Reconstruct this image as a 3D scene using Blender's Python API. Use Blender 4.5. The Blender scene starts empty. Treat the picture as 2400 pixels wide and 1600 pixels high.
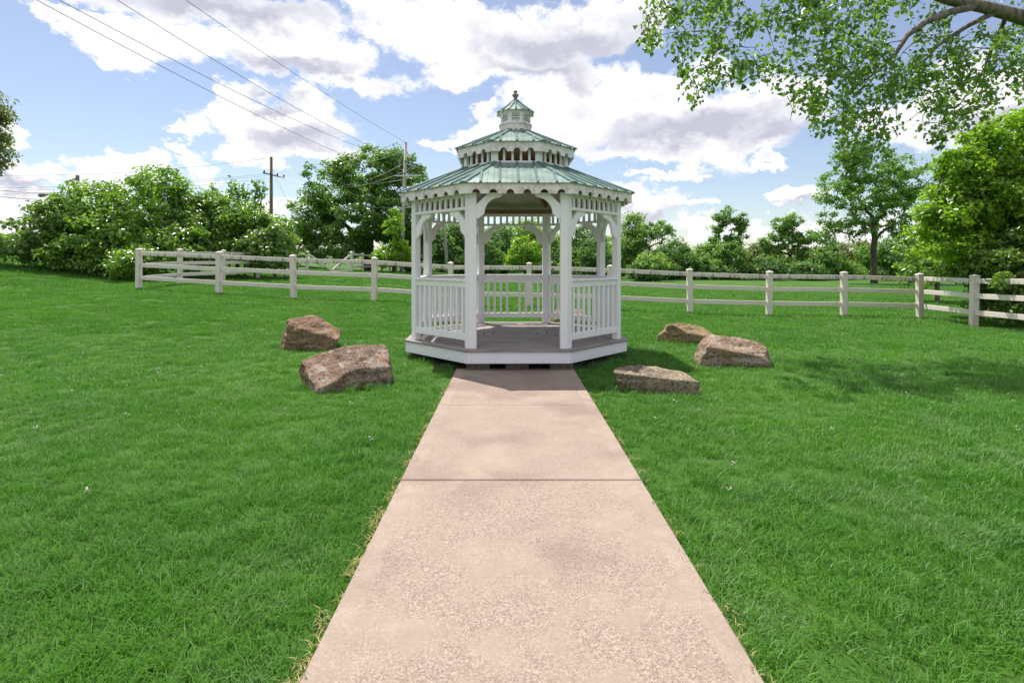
import bpy, bmesh, math, random
import numpy as np
from mathutils import Vector, Matrix, noise as mnoise
R = math.radians
scene = bpy.context.scene
col = scene.collection

# ------------------------------------------------------------------ camera
F = 1235.0            # focal length in pixels of the 2400 px wide photograph
HX, HY = 1194.0, 617.0
EYE = 1.38
cam = bpy.data.cameras.new('camera'); camo = bpy.data.objects.new('camera', cam); col.objects.link(camo)
camo.location = (0, 0, EYE); camo.rotation_euler = (R(90), 0, 0)
cam.sensor_width = 36; cam.lens = 36 * F / 2400
cam.shift_x = (1200 - HX) / 2400; cam.shift_y = -(800 - HY) / 2400
cam.clip_start = 0.05; cam.clip_end = 2000
scene.camera = camo

# ------------------------------------------------------------------ sun
to_sun = Vector((-0.61, 0.96, 2.405)).normalized()
sun = bpy.data.lights.new('sun', 'SUN'); suno = bpy.data.objects.new('sun', sun); col.objects.link(suno)
suno.rotation_euler = to_sun.to_track_quat('Z', 'Y').to_euler()
suno.location = (-10, 16, 40)
sun.energy = 2.6; sun.angle = R(0.55); sun.color = (1.0, 0.95, 0.87)

# ------------------------------------------------------------------ exposure
scene.view_settings.view_transform = 'Standard'
scene.view_settings.look = 'None'
scene.view_settings.gamma = 1.0
scene.view_settings.use_curve_mapping = False
scene.view_settings.exposure = 1.25
scene.cycles.max_bounces = 8
scene.cycles.diffuse_bounces = 4
scene.cycles.transmission_bounces = 6
scene.cycles.transparent_max_bounces = 8
scene.cycles.caustics_reflective = False
scene.cycles.caustics_refractive = False

# ------------------------------------------------------------------ node helpers
class NT:
    def __init__(s, tree): s.t = tree; s.n = tree.nodes; s.l = tree.links
    def new(s, typ, **kw):
        nd = s.n.new(typ)
        for k, v in kw.items(): setattr(nd, k, v)
        return nd
    def link(s, a, b): s.l.new(a, b)
    def _in(s, sock, v):
        if isinstance(v, bpy.types.NodeSocket): s.l.new(v, sock)
        elif v is not None: sock.default_value = v
    def math(s, op, a, b=None, c=None, clamp=False):
        nd = s.new('ShaderNodeMath', operation=op); nd.use_clamp = clamp
        s._in(nd.inputs[0], a); s._in(nd.inputs[1], b); s._in(nd.inputs[2], c)
        return nd.outputs[0]
    def vmath(s, op, a, b=None, c=None):
        nd = s.new('ShaderNodeVectorMath', operation=op)
        s._in(nd.inputs[0], a); s._in(nd.inputs[1], b)
        if c is not None: s._in(nd.inputs[2], c)
        return nd.outputs['Value'] if op in ('LENGTH', 'DOT_PRODUCT') else nd.outputs[0]
    def noise(s, vec, scale, detail=4, rough=0.55, dist=0.0, color=False):
        nd = s.new('ShaderNodeTexNoise')
        if vec is not None: s.link(vec, nd.inputs['Vector'])
        nd.inputs['Scale'].default_value = scale; nd.inputs['Detail'].default_value = detail
        nd.inputs['Roughness'].default_value = rough; nd.inputs['Distortion'].default_value = dist
        return nd.outputs['Color'] if color else nd.outputs['Fac']
    def ramp(s, v, lo, hi, a=0.0, b=1.0, smooth=True):
        nd = s.new('ShaderNodeMapRange'); nd.interpolation_type = 'SMOOTHSTEP' if smooth else 'LINEAR'
        s._in(nd.inputs[0], v)
        for i, q in enumerate((lo, hi, a, b)): nd.inputs[i + 1].default_value = q
        return nd.outputs[0]
    def mix(s, f, a, b, mode='MIX'):
        nd = s.new('ShaderNodeMix', data_type='RGBA', blend_type=mode)
        s._in(nd.inputs[0], f)
        for sock, v in ((nd.inputs[6], a), (nd.inputs[7], b)):
            if isinstance(v, tuple) and len(v) == 3: v = v + (1,)
            s._in(sock, v)
        return nd.outputs[2]
    def coord(s, which='Object'):
        return s.new('ShaderNodeTexCoord').outputs[which]
    def scale(s, vec, sc):
        return s.vmath('MULTIPLY', vec, sc)
    def bump(s, h, strength=0.3, dist=0.02):
        nd = s.new('ShaderNodeBump'); s.link(h, nd.inputs['Height'])
        nd.inputs['Strength'].default_value = strength; nd.inputs['Distance'].default_value = dist
        return nd.outputs[0]

# ------------------------------------------------------------------ world: sky and clouds
CLOUD_W, CLOUD_G, SKY_HAZE, SKY_STRENGTH = (5.5, 5.5, 5.6), (3.0, 3.0, 3.6), (1.2, 0.7, 0.5), 0.085
world = bpy.data.worlds.new('World'); scene.world = world; world.use_nodes = True
def dpx(x, y):
    """direction (azimuth, elevation) of a pixel of the 2352 px view"""
    u = (x - 1170.0) / 1210.0; v = (605.0 - y) / 1210.0
    return math.atan(u), math.atan(v * math.cos(math.atan(u)))
CLOUDS = [  # x, y, half width, half height
    (520, 30, 380, 60), (150, 40, 130, 32), (280, 95, 90, 50), (640, 130, 250, 62), (770, 165, 120, 50),
    (1010, 60, 170, 90), (1190, 120, 240, 105), (1370, 60, 160, 95), (1060, 200, 90, 40),
    (660, 285, 150, 72), (520, 255, 110, 48), (430, 300, 55, 20), (690, 350, 130, 24),
    (1330, 250, 160, 100), (1480, 240, 180, 90), (1650, 290, 240, 80), (1790, 240, 120, 80), (1500, 330, 170, 40),
    (1100, 300, 90, 36), (1010, 335, 70, 22), (440, 350, 66, 22), (470, 385, 60, 14),
    (60, 390, 100, 34), (40, 300, 60, 26), (240, 405, 90, 30), (330, 385, 60, 20), (60, 470, 130, 40),
    (1500, 402, 44, 13), (1580, 392, 48, 14), (1480, 480, 110, 48), (1560, 470, 90, 14), (1830, 462, 80, 20), (1780, 372, 60, 16),
    (2230, 240, 220, 100), (2050, 300, 110, 40), (1640, 520, 110, 24), (1830, 530, 160, 30), (640, 480, 90, 20), (2100, 520, 160, 40)]
GREYS = [(500, 15, 300, 48), (1330, 105, 190, 62), (1230, 175, 120, 26), (700, 318, 90, 30), (640, 240, 60, 14), (1600, 300, 270, 42), (1790, 310, 120, 32), (690, 165, 160, 22), (60, 425, 120, 16), (1480, 505, 90, 20), (2250, 280, 150, 40), (1840, 480, 60, 8)]
wt = world.node_tree; wt.nodes.clear(); W = NT(wt)
out = W.new('ShaderNodeOutputWorld'); bg = W.new('ShaderNodeBackground')
sky = W.new('ShaderNodeTexSky', sky_type='NISHITA'); sky.sun_disc = False
sky.sun_elevation = math.asin(to_sun.z); sky.sun_rotation = math.atan2(to_sun.x, to_sun.y)
sky.air_density = 1.0; sky.dust_density = 0.8; sky.ozone_density = 1.2; sky.altitude = 150
g = W; d = W.coord('Generated')
dst = g.scale(d, (1.0, 1.0, 1.5))
w1 = g.vmath('SUBTRACT', g.noise(dst, 7.0, 5, 0.62, color=True), (0.5, 0.5, 0.5))
dw = g.vmath('ADD', d, g.scale(w1, (0.24, 0.24, 0.17)))
sep = g.new('ShaderNodeSeparateXYZ'); g.link(dw, sep.inputs[0])
az = g.math('ARCTAN2', sep.outputs[0], sep.outputs[1])
el = g.math('ARCSINE', g.math('MINIMUM', g.math('MAXIMUM', sep.outputs[2], -0.99), 0.99))
cmb = g.new('ShaderNodeCombineXYZ'); g.link(az, cmb.inputs[0]); g.link(el, cmb.inputs[1])
def blobs(lst, k):
    cur = None
    for (x, y, rx, ry) in lst:
        a, e = dpx(x, y); a1, _ = dpx(x + rx, y); _, e1 = dpx(x, y - ry)
        ra, re = max(1e-3, a1 - a), max(1e-3, e1 - e)
        q = g.vmath('MULTIPLY_ADD', cmb.outputs[0], (1 / ra, 1 / re, 0), (-a / ra, -e / re, 0))
        L = g.vmath('DOT_PRODUCT', q, q)
        cur = L if cur is None else g.math('SMOOTH_MIN', cur, L, k)
    return g.math('SQRT', g.math('MAXIMUM', cur, 0.0))
def clip(v, lo, hi): return g.math('MAXIMUM', g.math('MINIMUM', v, hi), lo)
front = g.math('MULTIPLY', g.ramp(g.math('ABSOLUTE', az), 0.80, 1.05, 1, 0), g.ramp(el, 0.48, 0.62, 1, 0))
# outside the picture the sky carries broken cumulus, its cover raised to brighten the shade
low = clip(g.math('MULTIPLY', g.math('SUBTRACT', g.noise(g.scale(d, (1, 1, 1.6)), 2.6, 2, 0.5), 0.41), 5.0), -0.6, 1.2)
blob = clip(g.math('SUBTRACT', 1.27, blobs(CLOUDS, 0.4)), -0.6, 1.2)
mixn = g.new('ShaderNodeMix', data_type='FLOAT'); g.link(front, mixn.inputs[0]); g.link(low, mixn.inputs[2]); g.link(blob, mixn.inputs[3])
fbm = g.math('SUBTRACT', g.noise(dst, 12.0, 7, 0.64), 0.5)
fb2 = g.math('SUBTRACT', g.noise(g.vmath('ADD', dst, (-0.012, 0.0, 0.03)), 12.0, 4, 0.62), 0.5)
dens = g.math('MULTIPLY_ADD', fbm, 2.2, mixn.outputs[0])
alpha = g.ramp(dens, 0.06, 0.50)
grey_in = clip(g.math('SUBTRACT', 1.35, blobs(GREYS, 0.5)), 0.0, 1.0)
grey_out = g.ramp(low, 0.45, 1.15)
mg = g.new('ShaderNodeMix', data_type='FLOAT'); g.link(front, mg.inputs[0]); g.link(grey_out, mg.inputs[2]); g.link(grey_in, mg.inputs[3])
relief = g.math('MULTIPLY', g.math('SUBTRACT', fb2, fbm), 2.2)
thick = g.ramp(dens, 0.25, 1.4)
shade = clip(g.math('MULTIPLY_ADD', relief, thick, g.math('MULTIPLY', g.math('MULTIPLY_ADD', fbm, 0.5, 1.0), g.math('MULTIPLY_ADD', mg.outputs[0], 0.95, g.math('MULTIPLY', thick, 0.16)))), 0.0, 1.0)
ccol = W.mix(shade, CLOUD_W, CLOUD_G)
skyc = W.mix(0.30, sky.outputs[0], SKY_HAZE)
sepw = W.new('ShaderNodeSeparateXYZ'); W.link(d, sepw.inputs[0])
alpha = W.math('MULTIPLY', alpha, W.ramp(sepw.outputs[2], -0.01, 0.06))
W.link(W.mix(alpha, skyc, ccol), bg.inputs[0]); bg.inputs[1].default_value = SKY_STRENGTH
W.link(bg.outputs[0], out.inputs[0])
world.cycles.sampling_method = 'MANUAL'; world.cycles.sample_map_resolution = 256

# ------------------------------------------------------------------ placing helpers
def smooth(a, b, t):
    t = np.clip((np.asarray(t, float) - a) / (b - a), 0, 1); return t * t * (3 - 2 * t)
def gz(x, y):
    """height of the ground"""
    x = np.asarray(x, float); y = np.asarray(y, float)
    xr = np.where(x > 0, 11 * np.tanh(x / 11.0), x)
    xr = np.maximum(xr, -45)
    s = -0.037 * xr * smooth(2.5, 15, y) * smooth(0.9, 4.0, np.abs(x))
    s = s + 0.075 * np.clip(-x - 15, 0, 25) * smooth(6, 18, y)
    s = s + 0.020 * np.clip(y - 18, 0, 18) * smooth(3, -8, x)
    s = s + 0.02 * np.sin(x * 0.9 + 1.3) * np.sin(y * 0.7) * smooth(1.2, 4, np.abs(x)) * smooth(1.5, 6, y)
    return s
def gzf(x, y): return float(gz(x, y))
def P(px, py, z):
    """point seen at pixel (px, py) of the 2400 px photograph at depth z"""
    return Vector(((px - HX) / F * z, z, EYE + (HY - py) / F * z))
def ground_hit(px, py):
    z = 1.5
    while z < 200:
        p = P(px, py, z)
        if p.z <= gzf(p.x, p.y): return Vector((p.x, p.y, gzf(p.x, p.y)))
        z += 0.02
    return P(px, py, 60)

# ------------------------------------------------------------------ object helpers
def link(o, parent=None):
    col.objects.link(o)
    if parent is not None: o.parent = parent
    return o
def tag(o, label, cat, group=None):
    o['label'] = label; o['category'] = cat
    if group: o['group'] = group
    return o
def empty(name, loc=(0, 0, 0), rz=0.0):
    o = bpy.data.objects.new(name, None); o.location = loc; o.rotation_euler = (0, 0, rz); o.empty_display_size = 0.2
    return link(o)
class MB:
    """collects faces and builds one mesh object"""
    def __init__(s): s.v = []; s.f = []
    def add(s, vs, fs):
        k = len(s.v); s.v.extend([tuple(q) for q in vs]); s.f.extend([tuple(i + k for i in q) for q in fs]); return s
    def box(s, c, size, M=None):
        x, y, z = (q / 2 for q in size)
        vs = [Vector((sx * x, sy * y, sz * z)) for sz in (-1, 1) for sy in (-1, 1) for sx in (-1, 1)]
        if M is not None: vs = [M @ q for q in vs]
        c = Vector(c); vs = [q + c for q in vs]
        return s.add(vs, [(0, 2, 3, 1), (4, 5, 7, 6), (0, 1, 5, 4), (2, 6, 7, 3), (0, 4, 6, 2), (1, 3, 7, 5)])
    def bar(s, a, b, w, h, up=(0, 0, 1)):
        a, b = Vector(a), Vector(b); t = (b - a).normalized(); u = Vector(up)
        sd = t.cross(u).normalized(); u = sd.cross(t)
        vs = [p + sd * (i * w / 2) + u * (j * h / 2) for p in (a, b) for j in (-1, 1) for i in (-1, 1)]
        return s.add(vs, [(0, 1, 3, 2), (4, 6, 7, 5), (0, 4, 5, 1), (2, 3, 7, 6), (0, 2, 6, 4), (1, 5, 7, 3)])
    def prism(s, poly, M, t):
        """polygon (u, v) in the plane of M, extruded by +-t/2 along its third axis"""
        n = len(poly)
        vs = [M @ Vector((u, v, -t / 2)) for u, v in poly] + [M @ Vector((u, v, t / 2)) for u, v in poly]
        fs = [tuple(range(n))[::-1], tuple(range(n, 2 * n))] + [(i, (i + 1) % n, n + (i + 1) % n, n + i) for i in range(n)]
        return s.add(vs, fs)
    def tube(s, pts, rads, n=6, cap=True):
        pts = [Vector(p) for p in pts]; k = len(pts)
        vs = []; up = Vector((0.3, 0.2, 1)).normalized()
        for i, p in enumerate(pts):
            t = (pts[min(i + 1, k - 1)] - pts[max(i - 1, 0)]).normalized()
            a = t.cross(up)
            if a.length < 1e-3: a = t.cross(Vector((1, 0, 0)))
            a.normalize(); b = t.cross(a)
            for j in range(n):
                q = 2 * math.pi * j / n
                vs.append(p + (a * math.cos(q) + b * math.sin(q)) * rads[i])
        fs = [(i * n + j, i * n + (j + 1) % n, (i + 1) * n + (j + 1) % n, (i + 1) * n + j) for i in range(k - 1) for j in range(n)]
        if cap: fs += [tuple(range(n))[::-1], tuple((k - 1) * n + j for j in range(n))]
        return s.add(vs, fs)
    def lathe(s, prof, n=20):
        vs = [(r * math.cos(2 * math.pi * j / n), r * math.sin(2 * math.pi * j / n), z) for r, z in prof for j in range(n)]
        k = len(prof)
        fs = [(i * n + j, i * n + (j + 1) % n, (i + 1) * n + (j + 1) % n, (i + 1) * n + j) for i in range(k - 1) for j in range(n)]
        fs += [tuple(range(n))[::-1], tuple((k - 1) * n + j for j in range(n))]
        return s.add(vs, fs)
    def mesh(s, name, mat, smooth=False, bevel=0.0):
        me = bpy.data.meshes.new(name); me.from_pydata(s.v, [], s.f)
        bm = bmesh.new(); bm.from_mesh(me)
        bmesh.ops.recalc_face_normals(bm, faces=bm.faces)
        if bevel: bmesh.ops.bevel(bm, geom=[e for e in bm.edges if e.is_manifold and e.calc_face_angle(0) > 0.5], offset=bevel, segments=1, affect='EDGES')
        bm.to_mesh(me); bm.free()
        if smooth: me.polygons.foreach_set('use_smooth', [True] * len(me.polygons))
        me.materials.append(mat); return me
    def build(s, name, mat, parent=None, loc=(0, 0, 0), rz=0.0, smooth=False, bevel=0.0):
        o = bpy.data.objects.new(name, s.mesh(name, mat, smooth, bevel)); o.location = loc; o.rotation_euler = (0, 0, rz)
        return link(o, parent)
def inst(name, me, parent, loc=(0, 0, 0), rz=0.0):
    o = bpy.data.objects.new(name, me); o.location = loc; o.rotation_euler = (0, 0, rz); return link(o, parent)
def np_mesh(name, v, f, mat, smooth=False):
    me = bpy.data.meshes.new(name); v = np.asarray(v, np.float32); f = np.asarray(f, np.int32); m, k = f.shape
    me.vertices.add(len(v)); me.vertices.foreach_set('co', v.ravel())
    me.loops.add(m * k); me.loops.foreach_set('vertex_index', f.ravel())
    me.polygons.add(m); me.polygons.foreach_set('loop_start', np.arange(0, m * k, k, dtype=np.int32))
    me.update(calc_edges=True)
    if smooth: me.polygons.foreach_set('use_smooth', np.ones(m, bool))
    if mat: me.materials.append(mat)
    return me

# ------------------------------------------------------------------ materials
def new_mat(name):
    m = bpy.data.materials.new(name); m.use_nodes = True; t = NT(m.node_tree); t.n.clear()
    o = t.new('ShaderNodeOutputMaterial'); b = t.new('ShaderNodeBsdfPrincipled'); t.link(b.outputs[0], o.inputs[0])
    return m, t, b, o
def setc(t, b, colour, rough=0.6, normal=None, spec=0.5, metal=0.0):
    t._in(b.inputs['Base Color'], colour if isinstance(colour, bpy.types.NodeSocket) else tuple(colour) + (1,))
    t._in(b.inputs['Roughness'], rough); b.inputs['Specular IOR Level'].default_value = spec; b.inputs['Metallic'].default_value = metal
    if normal is not None: t.link(normal, b.inputs['Normal'])

def mat_white(name, base=(0.80, 0.79, 0.77), dirt=0.35, dirtc=(0.36, 0.33, 0.27), thr=0.50, streak=(6, 6, 1.2), rough=0.45):
    m, t, b, o = new_mat(name); c = t.coord()
    n1 = t.noise(t.scale(c, streak), 1.6, 6, 0.65); n2 = t.noise(c, 14, 5, 0.6)
    f = t.math('MULTIPLY', t.ramp(n1, thr, thr + 0.25), t.math('MULTIPLY', t.ramp(n2, 0.35, 0.70), dirt))
    cc = t.mix(f, base, dirtc)
    cc = t.mix(t.ramp(t.noise(c, 90, 2, 0.5), 0.62, 0.80, 0, 0.10), cc, (0.5, 0.48, 0.44))
    setc(t, b, cc, t.math('MULTIPLY_ADD', n2, 0.25, rough - 0.12), t.bump(n2, 0.06, 0.01)); return m
M_white = mat_white('white_paint', (0.92, 0.895, 0.935), 0.28)
M_fascia = mat_white('weathered_white_paint', (0.90, 0.845, 0.845), 0.95, (0.50, 0.43, 0.38), 0.36, (3.0, 3.0, 3.0))
M_skirt = mat_white('skirt_paint', (0.90, 0.88, 0.95), 0.45, (0.35, 0.33, 0.22), 0.52, (1.6, 1.6, 3.0))
M_fence = mat_white('fence_vinyl', (0.78, 0.69, 0.635), 0.55, (0.38, 0.33, 0.28), 0.45, (1, 1, 4))
def mat_toprail():
    m, t, b, o = new_mat('mildewed_fence_vinyl'); c = t.coord()
    sp = t.new('ShaderNodeSeparateXYZ'); t.link(c, sp.inputs[0])
    st = t.noise(t.scale(c, (22, 22, 2.0)), 1.0, 5, 0.7)
    patch = t.noise(t.scale(c, (1.1, 1.1, 1)), 1.0, 3, 0.5)
    zz = t.ramp(sp.outputs[2], -0.07, 0.07, 0.10, -0.03, False)
    f = t.math('MULTIPLY', t.ramp(t.math('ADD', st, zz), 0.54, 0.64), t.ramp(patch, 0.36, 0.54))
    cc = t.mix(t.math('MULTIPLY', f, 0.8), (0.78, 0.69, 0.635), (0.13, 0.145, 0.115))
    cc = t.mix(t.ramp(t.noise(c, 7, 5, 0.6), 0.5, 0.75, 0, 0.3), cc, (0.42, 0.37, 0.31))
    setc(t, b, cc, 0.5); return m
M_toprail = mat_toprail()
def mat_roof():
    m, t, b, o = new_mat('green_painted_steel'); c = t.coord()
    n = t.noise(t.scale(c, (5, 5, 5)), 1.0, 5, 0.6)
    cc = t.mix(t.ramp(n, 0.35, 0.7), (0.20, 0.285, 0.255), (0.29, 0.375, 0.34))
    cc = t.mix(t.ramp(t.noise(c, 26, 5, 0.65), 0.55, 0.8, 0, 0.35), cc, (0.44, 0.45, 0.40))
    setc(t, b, cc, t.math('MULTIPLY_ADD', n, 0.25, 0.22), None, 0.6, 0.25); return m
M_roof = mat_roof()
def mat_simple(name, a, bcol, scale=(4, 4, 4), rough=0.7, bumpd=0.0, lo=0.35, hi=0.65, spec=0.4):
    m, t, b, o = new_mat(name); c = t.coord(); n = t.noise(t.scale(c, scale), 1.0, 7, 0.62)
    setc(t, b, t.mix(t.ramp(n, lo, hi), a, bcol), rough, t.bump(n, 0.5, bumpd) if bumpd else None, spec); return m
M_ridge = mat_simple('dark_green_ridge', (0.075, 0.155, 0.135), (0.12, 0.22, 0.195), (6, 6, 6), 0.35)
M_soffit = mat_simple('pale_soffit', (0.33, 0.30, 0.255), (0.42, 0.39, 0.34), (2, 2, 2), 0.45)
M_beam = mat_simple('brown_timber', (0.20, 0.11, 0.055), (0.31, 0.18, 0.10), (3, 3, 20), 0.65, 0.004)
M_finial = mat_simple('weathered_finial', (0.17, 0.145, 0.11), (0.36, 0.32, 0.26), (30, 30, 30), 0.8, 0.004)
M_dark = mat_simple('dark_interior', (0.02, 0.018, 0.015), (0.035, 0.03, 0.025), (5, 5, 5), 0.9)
M_block = mat_simple('support_block', (0.10, 0.085, 0.07), (0.19, 0.165, 0.14), (8, 8, 8), 0.9, 0.01)
M_soil = mat_simple('bare_soil', (0.055, 0.042, 0.030), (0.10, 0.078, 0.055), (9, 9, 9), 0.95, 0.02)
M_screw = mat_simple('screw_steel', (0.10, 0.10, 0.11), (0.16, 0.16, 0.17), (9, 9, 9), 0.5)
M_pole_brown = mat_simple('brown_pole', (0.16, 0.10, 0.065), (0.26, 0.17, 0.11), (9, 9, 1.2), 0.85, 0.01)
M_pole_grey = mat_simple('grey_pole', (0.42, 0.38, 0.35), (0.56, 0.52, 0.48), (9, 9, 1.2), 0.8, 0.01)
M_wire_dark = mat_simple('dark_wire', (0.05, 0.055, 0.06), (0.08, 0.085, 0.09), (2, 2, 2), 0.6)
M_wire_light = mat_simple('bright_wire', (0.62, 0.62, 0.62), (0.74, 0.74, 0.74), (2, 2, 2), 0.4)
M_insul = mat_simple('insulator', (0.06, 0.06, 0.07), (0.12, 0.12, 0.13), (9, 9, 9), 0.4)
M_lamp = mat_simple('lamp_housing', (0.16, 0.15, 0.14), (0.24, 0.22, 0.21), (9, 9, 9), 0.5)
M_yellow = mat_simple('yellow_guard', (0.72, 0.55, 0.03), (0.80, 0.64, 0.06), (4, 4, 4), 0.5)
M_bark = mat_simple('grey_bark', (0.09, 0.075, 0.06), (0.24, 0.20, 0.165), (16, 16, 3.0), 0.95, 0.03)
M_bark_dark = mat_simple('dark_bark', (0.045, 0.036, 0.028), (0.12, 0.10, 0.08), (12, 12, 2.5), 0.95, 0.03)
M_bark_pale = mat_simple('pale_bark', (0.34, 0.32, 0.30), (0.52, 0.49, 0.46), (9, 9, 1.5), 0.9, 0.01)
def mat_deck():
    m, t, b, o = new_mat('weathered_deck_board'); c = t.coord()
    rnd = t.new('ShaderNodeObjectInfo').outputs['Random']
    off = t.new('ShaderNodeCombineXYZ'); t.link(t.math('MULTIPLY', rnd, 37.0), off.inputs[1])
    cc0 = t.vmath('ADD', c, off.outputs[0])
    gr = t.noise(t.scale(cc0, (2.2, 48, 48)), 1.0, 6, 0.65); bl = t.noise(t.scale(cc0, (3, 9, 3)), 1.0, 4, 0.6)
    cc = t.mix(t.ramp(gr, 0.3, 0.7), (0.12, 0.10, 0.094), (0.42, 0.37, 0.345))
    cc = t.mix(t.ramp(bl, 0.45, 0.75, 0, 0.5), cc, (0.30, 0.245, 0.22))
    cc = t.mix(t.math('MULTIPLY', rnd, 0.35), cc, (0.40, 0.35, 0.34))
    setc(t, b, cc, 0.75, t.bump(gr, 0.35, 0.006), 0.35); return m
M_deck = mat_deck()
def mat_concrete():
    m, t, b, o = new_mat('pink_exposed_aggregate_concrete'); c = t.new('ShaderNodeNewGeometry').outputs['Position']
    sp = t.new('ShaderNodeSeparateXYZ'); t.link(c, sp.inputs[0])
    f1 = t.noise(c, 128, 5, 0.88); f2 = t.noise(c, 48, 5, 0.75); big = t.noise(c, 2.3, 5, 0.6); mid = t.noise(c, 7.5, 5, 0.62)
    wear = t.ramp(t.math('ADD', big, t.math('MULTIPLY', t.math('SUBTRACT', mid, 0.5), 0.55)), 0.30, 0.58)
    smoothc = t.mix(t.ramp(mid, 0.3, 0.7), (0.320, 0.250, 0.198), (0.395, 0.316, 0.255))
    agg = t.mix(t.ramp(f1, 0.36, 0.64), (0.085, 0.052, 0.038), (0.54, 0.44, 0.365))
    agg = t.mix(t.ramp(f2, 0.42, 0.70, 0, 0.8), agg, (0.25, 0.172, 0.138))
    cc = t.mix(t.math('MULTIPLY_ADD', wear, 0.72, 0.15), smoothc, agg)
    # tooled smooth margin along both edges of the walk
    lat = t.math('ABSOLUTE', t.math('SUBTRACT', sp.outputs[0], PATH_X))
    edge = t.ramp(t.math('ADD', lat, t.math('MULTIPLY', t.math('SUBTRACT', mid, 0.5), 0.06)), PATH_W / 2 - 0.115, PATH_W / 2 - 0.085)
    cc = t.mix(t.math('MULTIPLY', edge, 0.8), cc, t.mix(0.25, smoothc, agg))
    cc = t.mix(t.ramp(t.noise(c, 1.15, 3, 0.5), 0.48, 0.66, 0, 0.55), cc, (0.215, 0.15, 0.125))
    h = t.math('ADD', f1, t.math('MULTIPLY', f2, 0.6))
    setc(t, b, cc, 0.82, t.bump(h, 0.35, 0.006), 0.35); return m
PATH_X, PATH_W = 0.074, 1.525
M_concrete = mat_concrete()
def mat_rock(name, a, b_, c_, lichen=0.0, seedv=0.0, rough=0.85):
    m, t, b, o = new_mat(name); c = t.vmath('ADD', t.coord(), (seedv, seedv * 0.7, seedv * 1.3))
    n1 = t.noise(c, 2.6, 6, 0.6, 0.6); n2 = t.noise(t.scale(c, (7, 7, 16)), 1.0, 7, 0.68); n3 = t.noise(c, 38, 5, 0.7)
    cc = t.mix(t.ramp(n1, 0.36, 0.62), a, b_)
    cc = t.mix(t.ramp(n2, 0.44, 0.66, 0, 0.85), cc, c_)
    cc = t.mix(t.ramp(n3, 0.36, 0.54, 0.85, 0.0), cc, (0.055, 0.038, 0.028))
    if lichen:
        l = t.math('MULTIPLY', t.ramp(t.noise(c, 6.5, 4, 0.55), 0.60, 0.66), lichen)
        cc = t.mix(l, cc, (0.40, 0.37, 0.34))
    h = t.math('ADD', t.math('MULTIPLY', n2, 1.6), n3)
    setc(t, b, cc, rough, t.bump(h, 0.9, 0.035), 0.3); return m

def mat_leaf(name, dark, light, trans=0.42, rough=0.42, spec=0.5, tcol=None, yellow=None):
    m, t, b, o = new_mat(name)
    geo = t.new('ShaderNodeNewGeometry'); r = geo.outputs['Random Per Island']
    patch = t.noise(geo.outputs['Position'], 0.7, 3, 0.5)
    f = t.math('ADD', t.math('MULTIPLY', r, 0.6), t.math('MULTIPLY', patch, 0.5))
    cc = t.mix(t.ramp(f, 0.25, 0.85, 0, 1, False), dark, light)
    if yellow: cc = t.mix(t.ramp(r, 0.93, 0.97, 0, 0.8), cc, yellow)
    setc(t, b, cc, rough, None, spec)
    tr = t.new('ShaderNodeBsdfTranslucent')
    tc = t.mix(1.0, cc, tcol if tcol else (1.7, 1.75, 0.75), 'MULTIPLY'); t.link(tc, tr.inputs[0])
    mx = t.new('ShaderNodeMixShader'); mx.inputs[0].default_value = trans
    t.link(b.outputs[0], mx.inputs[1]); t.link(tr.outputs[0], mx.inputs[2]); t.link(mx.outputs[0], o.inputs[0]); return m
L_hedge = mat_leaf('hedge_leaf', (0.088, 0.187, 0.033), (0.254, 0.414, 0.061), 0.5, 0.27, 0.9)
L_hedge2 = mat_leaf('pale_hedge_leaf', (0.082, 0.173, 0.041), (0.238, 0.365, 0.100), 0.48, 0.30, 0.8)
L_oak = mat_leaf('oak_leaf', (0.070, 0.158, 0.036), (0.190, 0.337, 0.061), 0.5, 0.34, 0.7)
L_bright = mat_leaf('bright_maple_leaf', (0.119, 0.237, 0.022), (0.292, 0.460, 0.037), 0.5, 0.32, 0.65)
L_cotton = mat_leaf('cottonwood_leaf', (0.066, 0.145, 0.033), (0.157, 0.273, 0.058), 0.5, 0.33, 0.6)
L_mid = mat_leaf('mid_green_leaf', (0.095, 0.194, 0.047), (0.221, 0.389, 0.088), 0.48, 0.45, 0.45)
L_far = mat_leaf('treeline_leaf', (0.107, 0.209, 0.065), (0.289, 0.439, 0.113), 0.5, 0.5, 0.4)  # treeline leaf colours lightened, distant haze put into the colour
L_fardark = mat_leaf('dark_treeline_leaf', (0.067, 0.149, 0.061), (0.175, 0.301, 0.095), 0.5, 0.5, 0.4)
L_grey = mat_leaf('grey_green_leaf', (0.099, 0.139, 0.060), (0.225, 0.277, 0.113), 0.42, 0.5, 0.4)
L_vine = mat_leaf('vine_leaf', (0.069, 0.160, 0.031), (0.234, 0.374, 0.068), 0.44, 0.32, 0.7, None, (0.30, 0.22, 0.05))

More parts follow.
